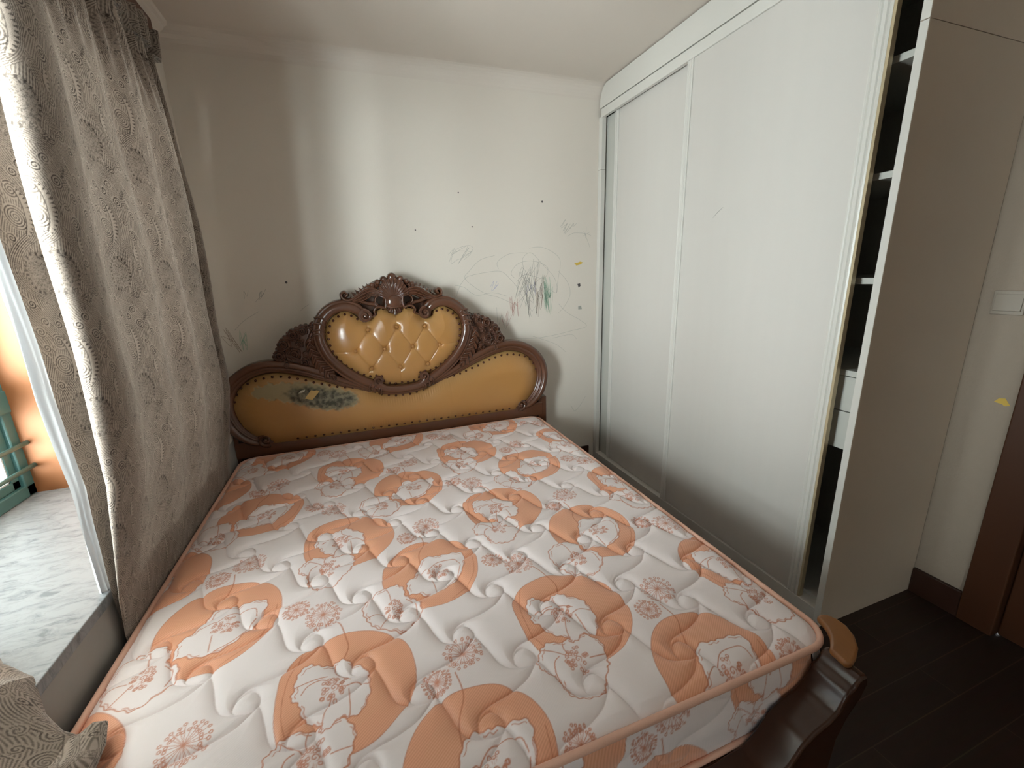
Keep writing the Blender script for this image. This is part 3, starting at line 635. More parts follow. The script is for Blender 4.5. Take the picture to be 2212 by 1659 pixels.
MDR = [(0, .822), (.1, .832), (.16, .868), (.21, .888), (.25, .912), (.295, .940), (.33, .972), (.36, 1.008), (.382, 1.05), (.394, 1.09), (.40, 1.13), (.395, 1.175), (.378, 1.22), (.345, 1.255), (.30, 1.278), (.262, 1.284), (.232, 1.262), (.20, 1.232), (.158, 1.222), (.12, 1.27), (.07, 1.285), (.03, 1.268), (0, 1.25)]
MDP = mirror(MDR)
BT = [(-.163, 1.17), (0, 1.176), (.165, 1.17), (-.245, 1.052), (-.081, 1.053), (.084, 1.053), (.247, 1.052), (-.166, .940), (0, .935), (.165, .938)]
CRE = [(1, 4), (1, 5), (0, 3), (0, 4), (2, 5), (2, 6), (4, 8), (5, 8), (3, 7), (4, 7), (5, 9), (6, 9)]
RAD = [((0, 1.176), (0, 1.25)), ((-.163, 1.17), (-.165, 1.225)), ((.165, 1.17), (.165, 1.225)), ((-.245, 1.052), (-.37, 1.05)), ((.247, 1.052), (.37, 1.056)), ((0, .935), (-.005, .84)), ((-.166, .94), (-.20, .90)), ((.165, .938), (.20, .90))]
def md_h(X, Zz, sd):
    d = -sd; h = .004+.050*(1-np.exp(-(d/.05)**1.1))
    for a, b_ in [(BT[i], BT[j]) for i, j in CRE]+RAD:
        q, _ = dseg(X, Zz, [np.array(a), np.array(b_)]); wgt = 1 if (a, b_) not in RAD else .6
        h = h-wgt*(.0045*np.exp(-q/.0016)+.0045*np.exp(-(q/.016)**1.2))
    for bx, bz in BT:
        q = np.hypot(X-bx, Zz-bz); h = h-.013*np.exp(-(q/.015)**1.4)
    return np.maximum(h, .002)
med = relief('medallion_cushion', -.41, .41, .81, 1.30, .0025, lambda X, Zz: sdf(X, Zz, MDP), md_h, HY-.012, HY+.04, m_lea, hbo,
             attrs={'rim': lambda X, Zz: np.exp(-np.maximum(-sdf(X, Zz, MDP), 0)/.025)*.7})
med['label'] = 'button-tufted tan leather medallion cushion'
def dome(r, h, n=12, rings=4):
    v = [(0, -h, 0)]; f = []
    for i in range(1, rings+1):
        a = math.pi/2*i/rings
        for k_ in range(n): v.append((r*math.sin(a)*math.cos(2*math.pi*k_/n), -h*math.cos(a), r*math.sin(a)*math.sin(2*math.pi*k_/n)))
    for k_ in range(n): f.append((0, 1+k_, 1+(k_+1) % n))
    for i in range(rings-1):
        for k_ in range(n): a = 1+i*n; f.append((a+k_, a+n+k_, a+n+(k_+1) % n, a+(k_+1) % n))
    me = bpy.data.meshes.new('dome'); me.from_pydata(v, [], f); me.update()
    me.polygons.foreach_set('use_smooth', [True]*len(me.polygons)); return me
bme = dome(.0115, .010); bme.materials.append(m_button)
for bx, bz in BT:
    o = bpy.data.objects.new('tufting_button', bme); COL.objects.link(o); o.parent = med; o.location = (HX+bx, HY-.012-.018, bz)
    o.matrix_parent_inverse = Matrix.Translation((0, 0, 0))
    o.location = Vector((HX+bx, HY-.0445, bz))-wloc(med)

# ---- nail heads
def along(P, step):
    P = np.asarray(P); s = np.r_[0, np.cumsum(np.linalg.norm(np.diff(P, axis=0), axis=1))]; n = max(2, int(round(s[-1]/step))+1)
    t = np.linspace(0, s[-1], n); return np.stack([np.interp(t, s, P[:, 0]), np.interp(t, s, P[:, 1])], 1)
nme = dome(.0075, .007, 10, 3); nme.materials.append(m_nail)
NL = [(0, .752), (.05, .751), (.095, .761), (.134, .778), (.175, .796), (.21, .812), (.25, .822), (.293, .831), (.332, .838), (.373, .847), (.415, .861), (.457, .875), (.499, .888), (.539, .906), (.581, .920), (.63, .934), (.673, .942), (.716, .941), (.755, .936), (.789, .927), (.829, .913), (.86, .892), (.887, .857), (.901, .82)]
NM = [(0, .834), (.039, .832), (.073, .839), (.105, .856), (.108, .885), (.13, .903), (.160, .888), (.209, .904), (.251, .929), (.286, .953), (.314, .98), (.343, 1.013), (.361, 1.05), (.374, 1.086), (.380, 1.129), (.375, 1.172), (.361, 1.21), (.337, 1.240), (.301, 1.262), (.26, 1.266), (.227, 1.243), (.192, 1.219), (.158, 1.222), (.131, 1.251), (.106, 1.262), (.100, 1.283), (.064, 1.282), (.032, 1.264), (0, 1.248)]
nails = []
def nail_y(x, z, low):
    P_, fn, y0 = (WLP, wl_h, HY+.012) if low else (MDP, md_h, HY-.012)
    a, b_ = np.array([float(x)]), np.array([float(z)]); return y0-float(fn(a, b_, np.minimum(sdf(a, b_, P_), 0))[0])+.0005
for pts, low in ((along(NL, .042), True), (along(NM, .037), False)):
    for x, z in pts:
        y = nail_y(x, z, low)
        y = nail_y(x, z, low)-.002
        nails.append((x, y, z))
        if x > 1e-3: nails.append((-x, y, z))
for x in np.arange(-.62, .73, .047): nails.append((x, min(nail_y(x, .566, True), HY-.002), .566))
print('nails', len(nails))
nails.sort(key=lambda p: -p[2])
for x, y, z in nails[:100]:
    o = bpy.data.objects.new('nail', nme); COL.objects.link(o); o.parent = hbo; o.location = Vector((HX+x, y, z))-wloc(hbo)
V = []; Fm = []
for x, y, z in nails[100:]:
    n0 = len(V); V += [(v.co.x+HX+x, v.co.y+y, v.co.z+z) for v in nme.vertices]; Fm += [tuple(n0+i for i in p.vertices) for p in nme.polygons]
me = bpy.data.meshes.new('nails'); me.from_pydata(V, [], Fm); me.update()
tag(link('nail', me, m_nail, hbo, True), kind='stuff')

# ---- moulded frames swept along curves
def sweep(name, P, prof, wscale, hscale, y0, material, parent, sgn=1):
    P = np.asarray(P, float); T = np.gradient(P, axis=0); T /= np.linalg.norm(T, axis=1)[:, None]; Nn = np.stack([T[:, 1], -T[:, 0]], 1)
    prof = np.asarray(prof); n = len(prof); V = []; F = []
    for i, (p, nn) in enumerate(zip(P, Nn)):
        for u, h in prof:
            q = p+nn*u*wscale[i]; V.append((HX+sgn*q[0], y0-h*hscale[i], q[1]))
    for i in range(len(P)-1):
        for k_ in range(n-1):
            a = i*n+k_; f = (a, a+1, a+n+1, a+n); F.append(f if sgn > 0 else f[::-1])
    F.append(tuple(range(n))); F.append(tuple((len(P)-1)*n+i for i in range(n))[::-1])
    me = bpy.data.meshes.new(name); me.from_pydata(V, [], F); me.update()
    import bmesh
    bm = bmesh.new(); bm.from_mesh(me); bmesh.ops.recalc_face_normals(bm, faces=bm.faces); bm.to_mesh(me); bm.free()
    return link(name, me, material, parent, True)
# u negative = towards outside of the curve
PW = [(-.040, -.03), (-.040, .030), (-.036, .040), (-.026, .047), (-.014, .048), (-.004, .043), (.001, .034), (.004, .031), (.008, .036), (.013, .036), (.018, .030), (.021, .023), (.025, .024), (.031, .021), (.037, .012), (.040, .004), (.040, -.03)]
wing = catmull([(.17, .790), (.25, .828), (.33, .864), (.41, .905), (.506, .950), (.60, .982), (.70, .999), (.775, .990), (.835, .964), (.888, .923), (.928, .867), (.945, .80), (.942, .735), (.918, .667), (.876, .612), (.832, .580), (.795, .568)], 6)
nw = len(wing); wsc = np.interp(np.linspace(0, 1, nw), [0, .25, .8, .93, 1], [.62, .9, 1, .75, .45])
def spiral(cx, cz, R, a0, turns, n=40, dirn=1):
    t = np.linspace(0, 1, n); a = a0+dirn*2*math.pi*turns*t; r = R*(1-.86*t**.8)
    return np.stack([cx+r*np.cos(a), cz+r*np.sin(a)], 1)
def scroll(name, cx, cz, R, a0, dirn, y0, h, parent, sgn, th=.32):
    P = spiral(cx, cz, R, a0, 1.45, 46, dirn); n = len(P)
    m = MB(); r = [R*th*(1-.6*i/n) for i in range(n)]
    pts = [(HX+sgn*p[0], y0-h-.25*R*i/n, p[1]) for i, p in enumerate(P)]
    m.tube(pts, r, 10)
    k_ = 20; n0 = len(m.v); disc = [(HX+sgn*(cx+R*1.05*math.cos(a)), cz+R*1.05*math.sin(a)) for a in np.linspace(0, 2*math.pi, k_+1)[:-1]]
    m.prism(disc, 1, y0-h*.8, y0+.03)
    c = dome(R*.28, R*.3, 12, 4); n0 = len(m.v); m.v += [(v.co.x+HX+sgn*cx, v.co.y+y0-h-.25*R, v.co.z+cz) for v in c.vertices]
    for p in c.polygons: m.f.append(tuple(n0+i for i in p.vertices)); m.m.append(0)
    return m.build(name, m_carve, parent, smooth=False)
PM = [(-.036, -.03), (-.036, .040), (-.032, .052), (-.022, .061), (-.008, .064), (.006, .060), (.014, .050), (.017, .044), (.022, .046), (.028, .041), (.033, .028), (.036, .010), (.036, -.03)]
medc = catmull([(.105, .800), (.15, .824), (.205, .852), (.264, .890), (.325, .940), (.385, 1.010), (.418, 1.080), (.430, 1.145), (.418, 1.215), (.385, 1.268), (.338, 1.302), (.285, 1.316), (.235, 1.308), (.20, 1.285), (.185, 1.262)], 6)
for s in (1, -1):
    wf = sweep('lower_frame', wing, PW, wsc, np.minimum(wsc*1.1, 1), HY+.01, m_wood, hbo, s)
    scroll('scroll', .784, .585, .040, math.pi*1.35, 1, HY+.005, .022, wf, s)
    nm = len(medc); ms = np.interp(np.linspace(0, 1, nm), [0, .12, .9, 1], [.9, 1, .95, .75])
    mf = sweep('medallion_frame', medc, PM, ms, ms, HY+.005, m_wood, hbo, s)
    # acanthus wraps: raised rings on the frame
    for t0, t1, cnt in ((.0, .10, 4), (.50, .60, 4)):
        wr = MB()
        for q in np.linspace(t0, t1, cnt):
            i = int(q*(nm-1)); p = medc[i]; T = medc[min(i+2, nm-1)]-medc[max(i-2, 0)]; T = T/np.linalg.norm(T); nn = np.array([T[1], -T[0]])
            arc = [(p+nn*u+T*(.022*(1-(u/.04)**2))) for u in np.linspace(-.034, .034, 9)]
            wr.tube([(HX+s*a[0], HY+.005-.060*math.sqrt(max(0, 1-(u/.046)**2)), a[1]) for a, u in zip(arc, np.linspace(-.034, .034, 9))], .0065, 8)
        wr.build('acanthus_wrap', m_carve, mf, smooth=True)
    scroll('scroll', .170, 1.252, .035, math.pi*.45, 1, HY-.018, .045, mf, s)
    scroll('scroll', .135, .868, .027, math.pi*1.6, 1, HY-.022, .040, mf, s)
bot = catmull([(-.150, .838), (-.128, .815), (-.09, .797), (0, .789), (.09, .797), (.128, .815), (.150, .838)], 8)
sweep('medallion_frame', bot, PM, np.ones(len(bot))*.9, np.ones(len(bot)), HY+.003, m_wood, hbo, 1)

# ---- crest: carved shell, scrolls, leaves as one relief
def tubeh(X, Zz, P, r0, r1, h, ridg=0):
    d, t = dseg(X, Zz, catmull(P, 5)); r = r0+(r1-r0)*t
    q = d/r; b_ = np.where(q < 1, np.sqrt(np.clip(1-q*q, 0, 1))*h*(r/max(r0, r1))**.5, -1)
    return b_, d-r
def crest_prims(X, Zz):
    H = np.full(X.shape, -1.); SDm = np.full(X.shape, 1.)
    def add(h, s):
        nonlocal H, SDm
        H = np.maximum(H, h); SDm = np.minimum(SDm, s)
    ax = np.abs(X)
    # scallop beads along the top
    for bx, bz, r in ((0, 1.462, .026), (.047, 1.452, .019), (.081, 1.437, .017), (.113, 1.421, .0165)):
        q = np.hypot(ax-bx, Zz-bz)/r; add(np.where(q < 1, .020+.022*np.sqrt(np.clip(1-q*q, 0, 1)), -1), (q-1)*r)
    # shell fan
    r = np.hypot(X, (Zz-1.330)); a = np.arctan2(X, Zz-1.330)
    Rm = .128-.028*np.abs(a)**1.5; s = np.maximum(r-Rm, np.abs(a)-1.25)
    rib = .5+.5*np.cos(a*34); hh = .018+.026*np.sin(np.clip(r/Rm, 0, 1)*math.pi*.75)+.007*rib*np.clip(r/Rm*2-.6, 0, 1)
    add(np.where(s < 0, hh, -1), s)
    # smooth bowl
    q = np.hypot(X/.046, (Zz-1.322)/.040); add(np.where(q < 1, .034+.018*np.sqrt(np.clip(1-q*q, 0, 1)), -1), (q-1)*.04)
    b_, s = tubeh(ax, Zz, [(0, 1.290), (.03, 1.293), (.055, 1.302)], .008, .006, .052); add(b_, s)
    # petals below the bowl
    a2 = np.arctan2(X, -(Zz-1.325)); r3 = np.hypot(X, Zz-1.325); s = np.maximum(r3-(.078-.02*np.abs(a2)), np.abs(a2)-.95)
    add(np.where(s < 0, .020+.014*np.abs(np.cos(a2*6.5)), -1), s)
    # acanthus arms made of parallel ridges
    for dx, rr in ((0, .013), (.017, .0105), (.034, .0095), (.050, .008)):
        P = [(.052, 1.292), (.047-dx*.1, 1.335), (.070, 1.378-dx*.4), (.108+dx*.2, 1.400-dx*.75), (.15, 1.397-dx), (.195, 1.368-dx*.75), (.232, 1.346-dx*.15)]
        b_, s = tubeh(ax, Zz, P, rr, rr*.8, .046-dx*.25); add(b_, s)
    b_, s = tubeh(ax, Zz, [(.225, 1.348), (.252, 1.341), (.276, 1.352), (.283, 1.375), (.266, 1.388), (.252, 1.374), (.262, 1.364)], .013, .010, .040); add(b_, s)
    b_, s = tubeh(ax, Zz, [(.09, 1.425), (.14, 1.402), (.19, 1.372), (.23, 1.35)], .022, .012, .026); add(b_, s)
    # inner c scroll
    b_, s = tubeh(ax, Zz, [(.050, 1.315), (.052, 1.345), (.075, 1.362), (.100, 1.350), (.106, 1.328), (.094, 1.312)], .010, .007, .046); add(b_, s)
    b_, s = tubeh(ax, Zz, [(.060, 1.292), (.085, 1.300), (.108, 1.292), (.118, 1.272), (.112, 1.255), (.135, 1.245)], .012, .010, .046); add(b_, s)
    b_, s = tubeh(ax, Zz, [(.085, 1.302), (.12, 1.315), (.15, 1.32), (.20, 1.34)], .014, .012, .026); add(b_, s)
    # spiky leaf tips on the shoulders
    for i, (lx, lz) in enumerate(((.128, 1.428), (.150, 1.418), (.172, 1.407), (.194, 1.396), (.214, 1.384))):
        b_, s = tubeh(ax, Zz, [(lx-.004, lz-.030), (lx+.002, lz-.012), (lx+.015, lz+.002)], .014, .0015, .034); add(b_, s)
    return H, SDm
relief('crest', -.31, .31, 1.225, 1.495, .0016, lambda X, Zz: crest_prims(X, Zz)[1], lambda X, Zz, s: np.maximum(crest_prims(X, Zz)[0], .006), HY-.008, HY+.040, m_carve, hbo)

# ---- rose carvings between medallion and wing
RG = np.array([(.36, .865), (.40, 1.245), (.436, 1.243), (.474, 1.220), (.507, 1.222), (.546, 1.206), (.59, 1.181), (.628, 1.146), (.654, 1.103), (.674, 1.068), (.680, 1.015), (.56, .955), (.45, .90)])
rs = np.random.default_rng(11)
LEAF = []
for _ in range(34):
    lx, lz = rs.uniform(.44, .68), rs.uniform(.96, 1.22); LEAF.append((lx, lz, rs.uniform(0, 6.28), rs.uniform(.014, .024)))
ROSE = [(.558, 1.166, .034), (.612, 1.118, .034), (.566, 1.062, .032), (.643, 1.056, .034), (.507, 1.186, .024), (.612, 1.004, .024), (.535, 1.115, .020), (.52, 1.01, .022)]
def rose_fn(X, Zz):
    bs = sdf(X, Zz, RG); edge = bs+.004*np.sin(np.arctan2(Zz-1.05, X-.5)*38)
    H = .008+.006*sm(-edge, 0, .03)
    for lx, lz, a, r in LEAF:
        u = (X-lx)*math.cos(a)+(Zz-lz)*math.sin(a); v = -(X-lx)*math.sin(a)+(Zz-lz)*math.cos(a)
        q = np.sqrt((u/r)**2+(v/(r*.45))**2); H = np.where(q < 1, np.maximum(H, .010+.018*np.sqrt(np.clip(1-q*q, 0, 1))-.008*np.exp(-np.abs(v)/.0016)), H)
    for cx, cz, r in ROSE:
        q = np.hypot(X-cx, Zz-cz)/r; a = np.arctan2(Zz-cz, X-cx)
        rim = 1+.10*np.cos(5*a); hh = .026+.030*np.sqrt(np.clip(1-(q/rim)**2, 0, 1))*(.62+.38*np.cos(q*12.5)); hh = hh-.008*np.exp(-np.abs(np.sin(2.5*a))/.12)*(q > .4); H = np.where(q < rim, np.maximum(hh, H), H); edge = np.minimum(edge, (q-rim)*r)
    # acanthus leaf hugging the medallion
    dd, t = dseg(X, Zz, catmull([(.37, .90), (.43, .97), (.465, 1.04), (.480, 1.11), (.455, 1.15), (.44, 1.12)], 6))
    w = .040*(1-t)**.6*np.clip(t*8, .3, 1)+.006
    H = np.where(dd < w, np.maximum(H, .026+.020*np.sqrt(np.clip(1-(dd/w)**2, 0, 1))+.007*np.cos((t*9+dd/w*.9)*6.28)), H)
    dd, t = dseg(X, Zz, catmull([(.39, 1.24), (.44, 1.20), (.478, 1.14), (.486, 1.07)], 6)); H = np.where(dd < .012, np.maximum(H, .04*np.sqrt(np.clip(1-(dd/.012)**2, 0, 1))), H)
    return H, edge
for s in (1, -1):
    o = relief('rose_carving', .34, .70, .85, 1.27, .0021, lambda X, Zz: rose_fn(X, Zz)[1], lambda X, Zz, q: rose_fn(X, Zz)[0], HY+.008, HY+.040, m_carve, hbo)
    if s < 0:
        co = np.empty(len(o.data.vertices)*3, np.float32); o.data.vertices.foreach_get('co', co); co = co.reshape(-1, 3); co[:, 0] = 2*HX-co[:, 0]; o.data.vertices.foreach_set('co', co.ravel()); o.data.flip_normals(); o.data.update()

# ---- footboard, rails
MX0, MX1, MY0, MY1, MZ = -.71, 1.10, .585, 2.605, .500
pr = [(0, .268), (.50, .268), (.58, .278), (.625, .315), (.655, .355), (.69, .378), (.735, .392), (.762, .410), (.778, .440), (.785, .455), (.803, .462), (.815, .482), (.825, .487), (.845, .487), (.852, .46), (.835, .42), (.80, .375), (.775, .32), (.765, .22), (.775, .12), (.80, .06), (.81, .025), (.805, 0), (.73, 0), (.72, .06), (.68, .10), (0, .11)]
ctr = (MX0+MX1)/2
fp = [(ctr+x*1.03, z) for x, z in pr]+[(ctr-x*1.03, z) for x, z in pr[::-1] if x > 0]
MB().prism(fp, 1, .478, .576).build('footboard', m_footwood, bed, bevel=.012, seg=3)
for s in (-1, 1):
    cx = ctr
    a = [(.842, .556), (.862, .566), (.884, .582), (.902, .604), (.910, .622), (.915, .640), (.932, .645), (.950, .636), (.960, .615), (.960, .590), (.945, .560), (.915, .532), (.880, .515), (.850, .506), (.836, .512)]
    MB().prism([(cx+s*x, y) for x, y in a], 2, .4845, .504).build('post_cap', m_cap, bed, bevel=.008, seg=3)['label'] = 'curved cap with window light put into its orange-brown colour'
    x = ctr+s*.895
    MB().box((x-.014, .56, .17), (x+.014, HY+.01, .275)).build('side_rail', m_wood, bed, bevel=.004)
MB().box((MX0+.03, .575, .235), (MX1-.03, HY, .262)).build('slatted_base', m_footwood, bed)

# ------------------------------------------------------------------ mattress
TX, TY = .615, .630
def printtile():
    res = .001; nx, ny = 615, 630; fill = np.zeros((ny, nx)); ln = np.zeros((ny, nx)); soft = np.zeros((ny, nx))
    def win(c, ext):
        i0 = int((c[0]-ext)/res); j0 = int((c[1]-ext)/res); n = int(2*ext/res)+2
        I = np.arange(i0, i0+n); J = np.arange(j0, j0+n); X, Y = np.meshgrid(I*res, J*res); return np.ix_(J % ny, I % nx), X, Y
    def put(A, ix, v, mode='max'):
        A[ix] = np.maximum(A[ix], v) if mode == 'max' else A[ix]*(1-v)
    def cen(P): P = np.asarray(P); c = (P.min(0)+P.max(0))/2; return c, np.abs(P-c).max()+.012
    def stroke(P, w, closed=False, raw=False):
        Q = P if raw else catmull(P, 6, closed); c, e = cen(Q); ix, X, Y = win(c, e); d, _ = dseg(X, Y, Q, closed); put(ln, ix, np.clip((w-d)/.001+.5, 0, 1))
    def area(A, P, mode, wav=0):
        Q = catmull(P, 6, True)
        c, e = cen(Q); ix, X, Y = win(c, e); s = sdf(X, Y, Q); put(A, ix, np.clip(.5-s/.001, 0, 1), mode)
    rr = np.random.default_rng(5)
    def ruffle(P, a=.0022):
        Q = catmull(P, 7, True); n = len(Q); t = np.arange(n); nn = np.roll(Q, -1, 0)-np.roll(Q, 1, 0); nn = np.stack([nn[:, 1], -nn[:, 0]], 1)/(np.linalg.norm(nn, axis=1)[:, None]+1e-9)
        return Q+nn*(a*np.sin(t*1.1)+a*.6*np.sin(t*.47+1))[:, None]
    def flower(O, P):
        Q = ruffle(np.array(P)+O); c, e = cen(Q); ix, X, Y = win(c, e); s = sdf(X, Y, Q)
        put(fill, ix, np.clip(.5-s/.001, 0, 1), 'cut'); put(ln, ix, np.clip(.5-s/.001, 0, 1), 'cut'); put(soft, ix, np.clip(.5-s/.001, 0, 1), 'cut')
        put(ln, ix, np.clip((.0015-np.abs(s))/.001+.5, 0, 1))
        cc = Q.mean(0); Q2 = cc+(Q-cc)*.93+np.array([.003, -.002]); i2, X, Y = win(c, e); d, t = dseg(X, Y, Q2, True); put(ln, i2, np.clip((.0010-d)/.001+.5, 0, 1)*((t*9 % 1) < .55))
    def stamens(c, R, n=26):
        c = np.array(c); 
        for i in range(n):
            a = rr.uniform(0, 6.28); q = R*math.sqrt(rr.uniform(.12, 1)); p = c+q*np.array([math.cos(a), math.sin(a)])
            if q > R*.45: stroke([c+(p-c)*.45, p], .0004, raw=True)
            ix, X, Y = win(p, .008); d = np.abs(np.hypot(X-p[0], Y-p[1])-.0038); put(ln, ix, np.clip((.0012-d)/.001+.5, 0, 1))
        ix, X, Y = win(c, R*.35); r = np.hypot(X-c[0], Y-c[1]); put(ln, ix, np.clip(.2+np.sin(r/.0011+np.arctan2(Y-c[1], X-c[0])), 0, 1)*(r < R*.28))
    def dandelion(c, R):
        c = np.array(c); n = 22
        for i in range(n):
            a = 2*math.pi*i/n+rr.uniform(-.08, .08)
            for q in (R*rr.uniform(.86, 1.0), R*rr.uniform(.62, .78)):
                p = c+q*np.array([math.cos(a+(.12 if q < R*.8 else 0)), math.sin(a+(.12 if q < R*.8 else 0))])
                ix, X, Y = win(p, .009); d = np.abs(np.hypot(X-p[0], Y-p[1])-R*.065); put(ln, ix, np.clip((.0012-d)/.001+.5, 0, 1))
            stroke([c, c+.86*R*np.array([math.cos(a), math.sin(a)])], .0008, raw=True)
        ix, X, Y = win(c, .012); put(ln, ix, np.clip((.0045-np.hypot(X-c[0], Y-c[1]))/.002+.5, 0, 1))
    OB = np.array([.30, .20]); OA = OB+np.array([.266, .338])
    B = dict(disc=[(-0.1399, 0.1139), (-0.1, 0.1566), (-0.0469, 0.177), (0.0122, 0.1823), (0.0771, 0.1634), (0.1275, 0.128), (0.1585, 0.0902), (0.1728, 0.0376), (0.1722, -0.0238), (0.148, -0.0779), (0.1058, -0.1193), (0.0633, -0.1416), (-.005, -.153), (-.07, -.14), (-0.118, -0.0915), (-0.1368, -0.045), (-0.1446, 0.0001), (-0.1463, 0.0553)],
        f1=[(-0.1053, 0.0938), (-0.0843, 0.1106), (-0.0625, 0.105), (-0.039, 0.0924), (-0.0162, 0.0994), (0.0064, 0.0949), (0.0307, 0.074), (0.0589, 0.0434), (0.0661, 0.0127), (0.0614, -0.0322), (0.0465, -0.0646), (0.0186, -0.0693), (-0.001, -0.0641), (-0.0259, -0.077), (-0.0418, -0.0782), (-0.0444, -0.0621), (-0.0669, -0.0456), (-0.0883, -0.0162), (-0.0953, 0.0081), (-0.1142, 0.0268), (-0.108, 0.0528)],
        f2=[(-0.1206, -0.064), (-0.1365, -0.0767), (-0.1484, -0.0994), (-0.1429, -0.1277), (-0.1194, -0.1454), (-0.1164, -0.1792), (-0.1072, -0.206), (-0.0884, -0.2209), (-0.0606, -0.2261), (-0.0319, -0.224), (-0.0147, -0.203), (0.0071, -0.1782), (0.0205, -0.1571), (0.0305, -0.1239), (0.0271, -0.0931), (0.0027, -0.0655), (-0.0643, -0.0668), (-0.0978, -0.056)],
        ls=[[(-0.108, 0.0528), (-0.0728, 0.0594), (-0.035, 0.0594)], [(-0.0908, 0.0287), (-0.0783, 0.0468), (-0.0518, 0.054), (-0.0358, 0.0476)], [(-0.0213, 0.0009), (-0.036, -0.037), (-0.0408, -0.0761)], [(0.0106, 0.017), (0.0356, 0.0189), (0.0605, 0.003)], [(0.0159, 0.0091), (0.0198, -0.0432), (0.0186, -0.0693)], [(-0.0188, 0.0939), (-0.0139, 0.0633), (0.0197, 0.0344)], [(-0.0911, -0.1039), (-0.1088, -0.115), (-0.1161, -0.1467), (-0.1085, -0.194), (-0.0991, -0.2054)], [(-0.0663, -0.0709), (-0.0708, -0.0885), (-0.0663, -0.1045)], [(-0.0181, -0.1327), (0.0234, -0.1353)], [(-0.125, -0.0694), (-0.0959, -0.0881), (-0.0727, -0.1089)]],
        c1=(-0.0174, 0.0224), c2=(-0.0489, -0.1274), d1=(-0.0577, 0.2811), d2=(-0.1347, 0.330),
        stem=[(-0.0235, 0.2489), (-0.0075, 0.2207), (0.0065, 0.1698), (0.0139, 0.1311), (0.003, 0.0982)], arc=[(-0.1003, 0.1532), (-0.1226, 0.0966), (-0.1303, 0.0424), (-0.1276, -0.0163), (-.112, -.07)])
    A = dict(disc=[(-0.1388, 0.0922), (-0.0979, 0.1549), (-0.0396, 0.1875), (0.0271, 0.1892), (0.0906, 0.1725), (0.1434, 0.1202), (0.1665, 0.0532), (0.1574, -0.0227), (0.1344, -0.0786), (0.0882, -0.1277), (0.0348, -0.1483), (-0.0169, -0.1476), (-0.0716, -0.1293), (-.12, -.075), (-0.1466, -0.0182), (-0.1509, 0.0318)],
        f1=[(-0.0336, 0.0569), (-0.0057, 0.089), (0.0305, 0.0874), (0.0541, 0.082), (0.0974, 0.0822), (0.1253, 0.0659), (0.1237, 0.026), (0.1009, -0.0243), (0.0696, -0.0674), (0.0226, -0.0859), (-0.0193, -0.0907), (-0.0484, -0.075), (-0.0749, -0.0714), (-0.0794, -0.0363), (-0.0772, -0.0144), (-0.0511, 0.0063)],
        f2=[(-0.1416, -0.0182), (-0.1711, -0.0208), (-0.2053, -0.0497), (-0.2145, -0.0934), (-0.2029, -0.1241), (-0.1916, -0.1537), (-0.1684, -0.1754), (-0.1322, -0.1962), (-0.1047, -0.2013), (-0.0688, -0.1788), (-0.0481, -0.1416), (-0.0484, -0.1072), (-0.0722, -0.0833), (-0.0887, -0.0621), (-0.0912, -0.0315), (-0.11, -0.0123)],
        ls=[[(0.0003, 0.0259), (0.0288, 0.0481), (0.0625, 0.0516), (0.0965, 0.0462), (0.1042, 0.0166)], [(-0.0511, 0.0063), (-0.008, 0.0293), (0.0005, 0.0174)], [(0.0017, -0.0236), (0.007, -0.0795)], [(-0.2029, -0.1241), (-0.1802, -0.114), (-0.1553, -0.1176)], [(-0.1406, -0.1236), (-0.1684, -0.1754)], [(-0.1304, -0.0874), (-0.1352, -0.0429), (-0.1431, -0.0213)], [(-0.0869, -0.0843), (-0.063, -0.1081), (-0.0634, -0.1552)], [(0.1039, 0.0081), (0.0738, -0.0535), (0.0206, -0.0814)]],
        c1=(0.0293, 0.0055), c2=(-0.1244, -0.1103), d1=(0.0307, 0.2941), d2=(-0.048, 0.236),
        stem=[(-0.0011, 0.2424), (0.0049, 0.1786), (-0.0195, 0.122), (-0.0238, 0.0701)], arc=[(0.1548, 0.0466), (0.1396, -0.0404), (0.0967, -0.1015), (0.046, -0.139)])
    for O, D in ((OB, B), (OA, A)):
        P = np.array(D['disc'])+O; area(fill, P, 'max'); stroke(P, .0009, True)
    for O, D in ((OB, B), (OA, A)):
        Q = catmull(np.array(D['disc'])+O, 6, True); cc = Q.mean(0)+np.array([-.02, .01]); Q2 = cc+(Q-cc)*.72; c, e = cen(Q2); ix, X, Y = win(c, e); put(soft, ix, np.clip(.5-sdf(X, Y, Q2)/.001, 0, 1))
        stroke(np.array(D['arc'])+O, .0009); stroke(np.array(D['stem'])+O, .0016)
        dandelion(O+np.array(D['d1']), .050); dandelion(O+np.array(D['d2']), .037)
        flower(O, D['f2']); flower(O, D['f1'])
        for l in D['ls']: stroke(np.array(l)+O, .0013)
        stamens(O+np.array(D['c2']), .034); stamens(O+np.array(D['c1']), .034)
    return fill, ln, soft*fill, OB
FILL, LINE, SOFT, OB = printtile()
def prn(A, x, y): return tile(A, TX, TY, x-.475+OB[0], y-.891+OB[1])
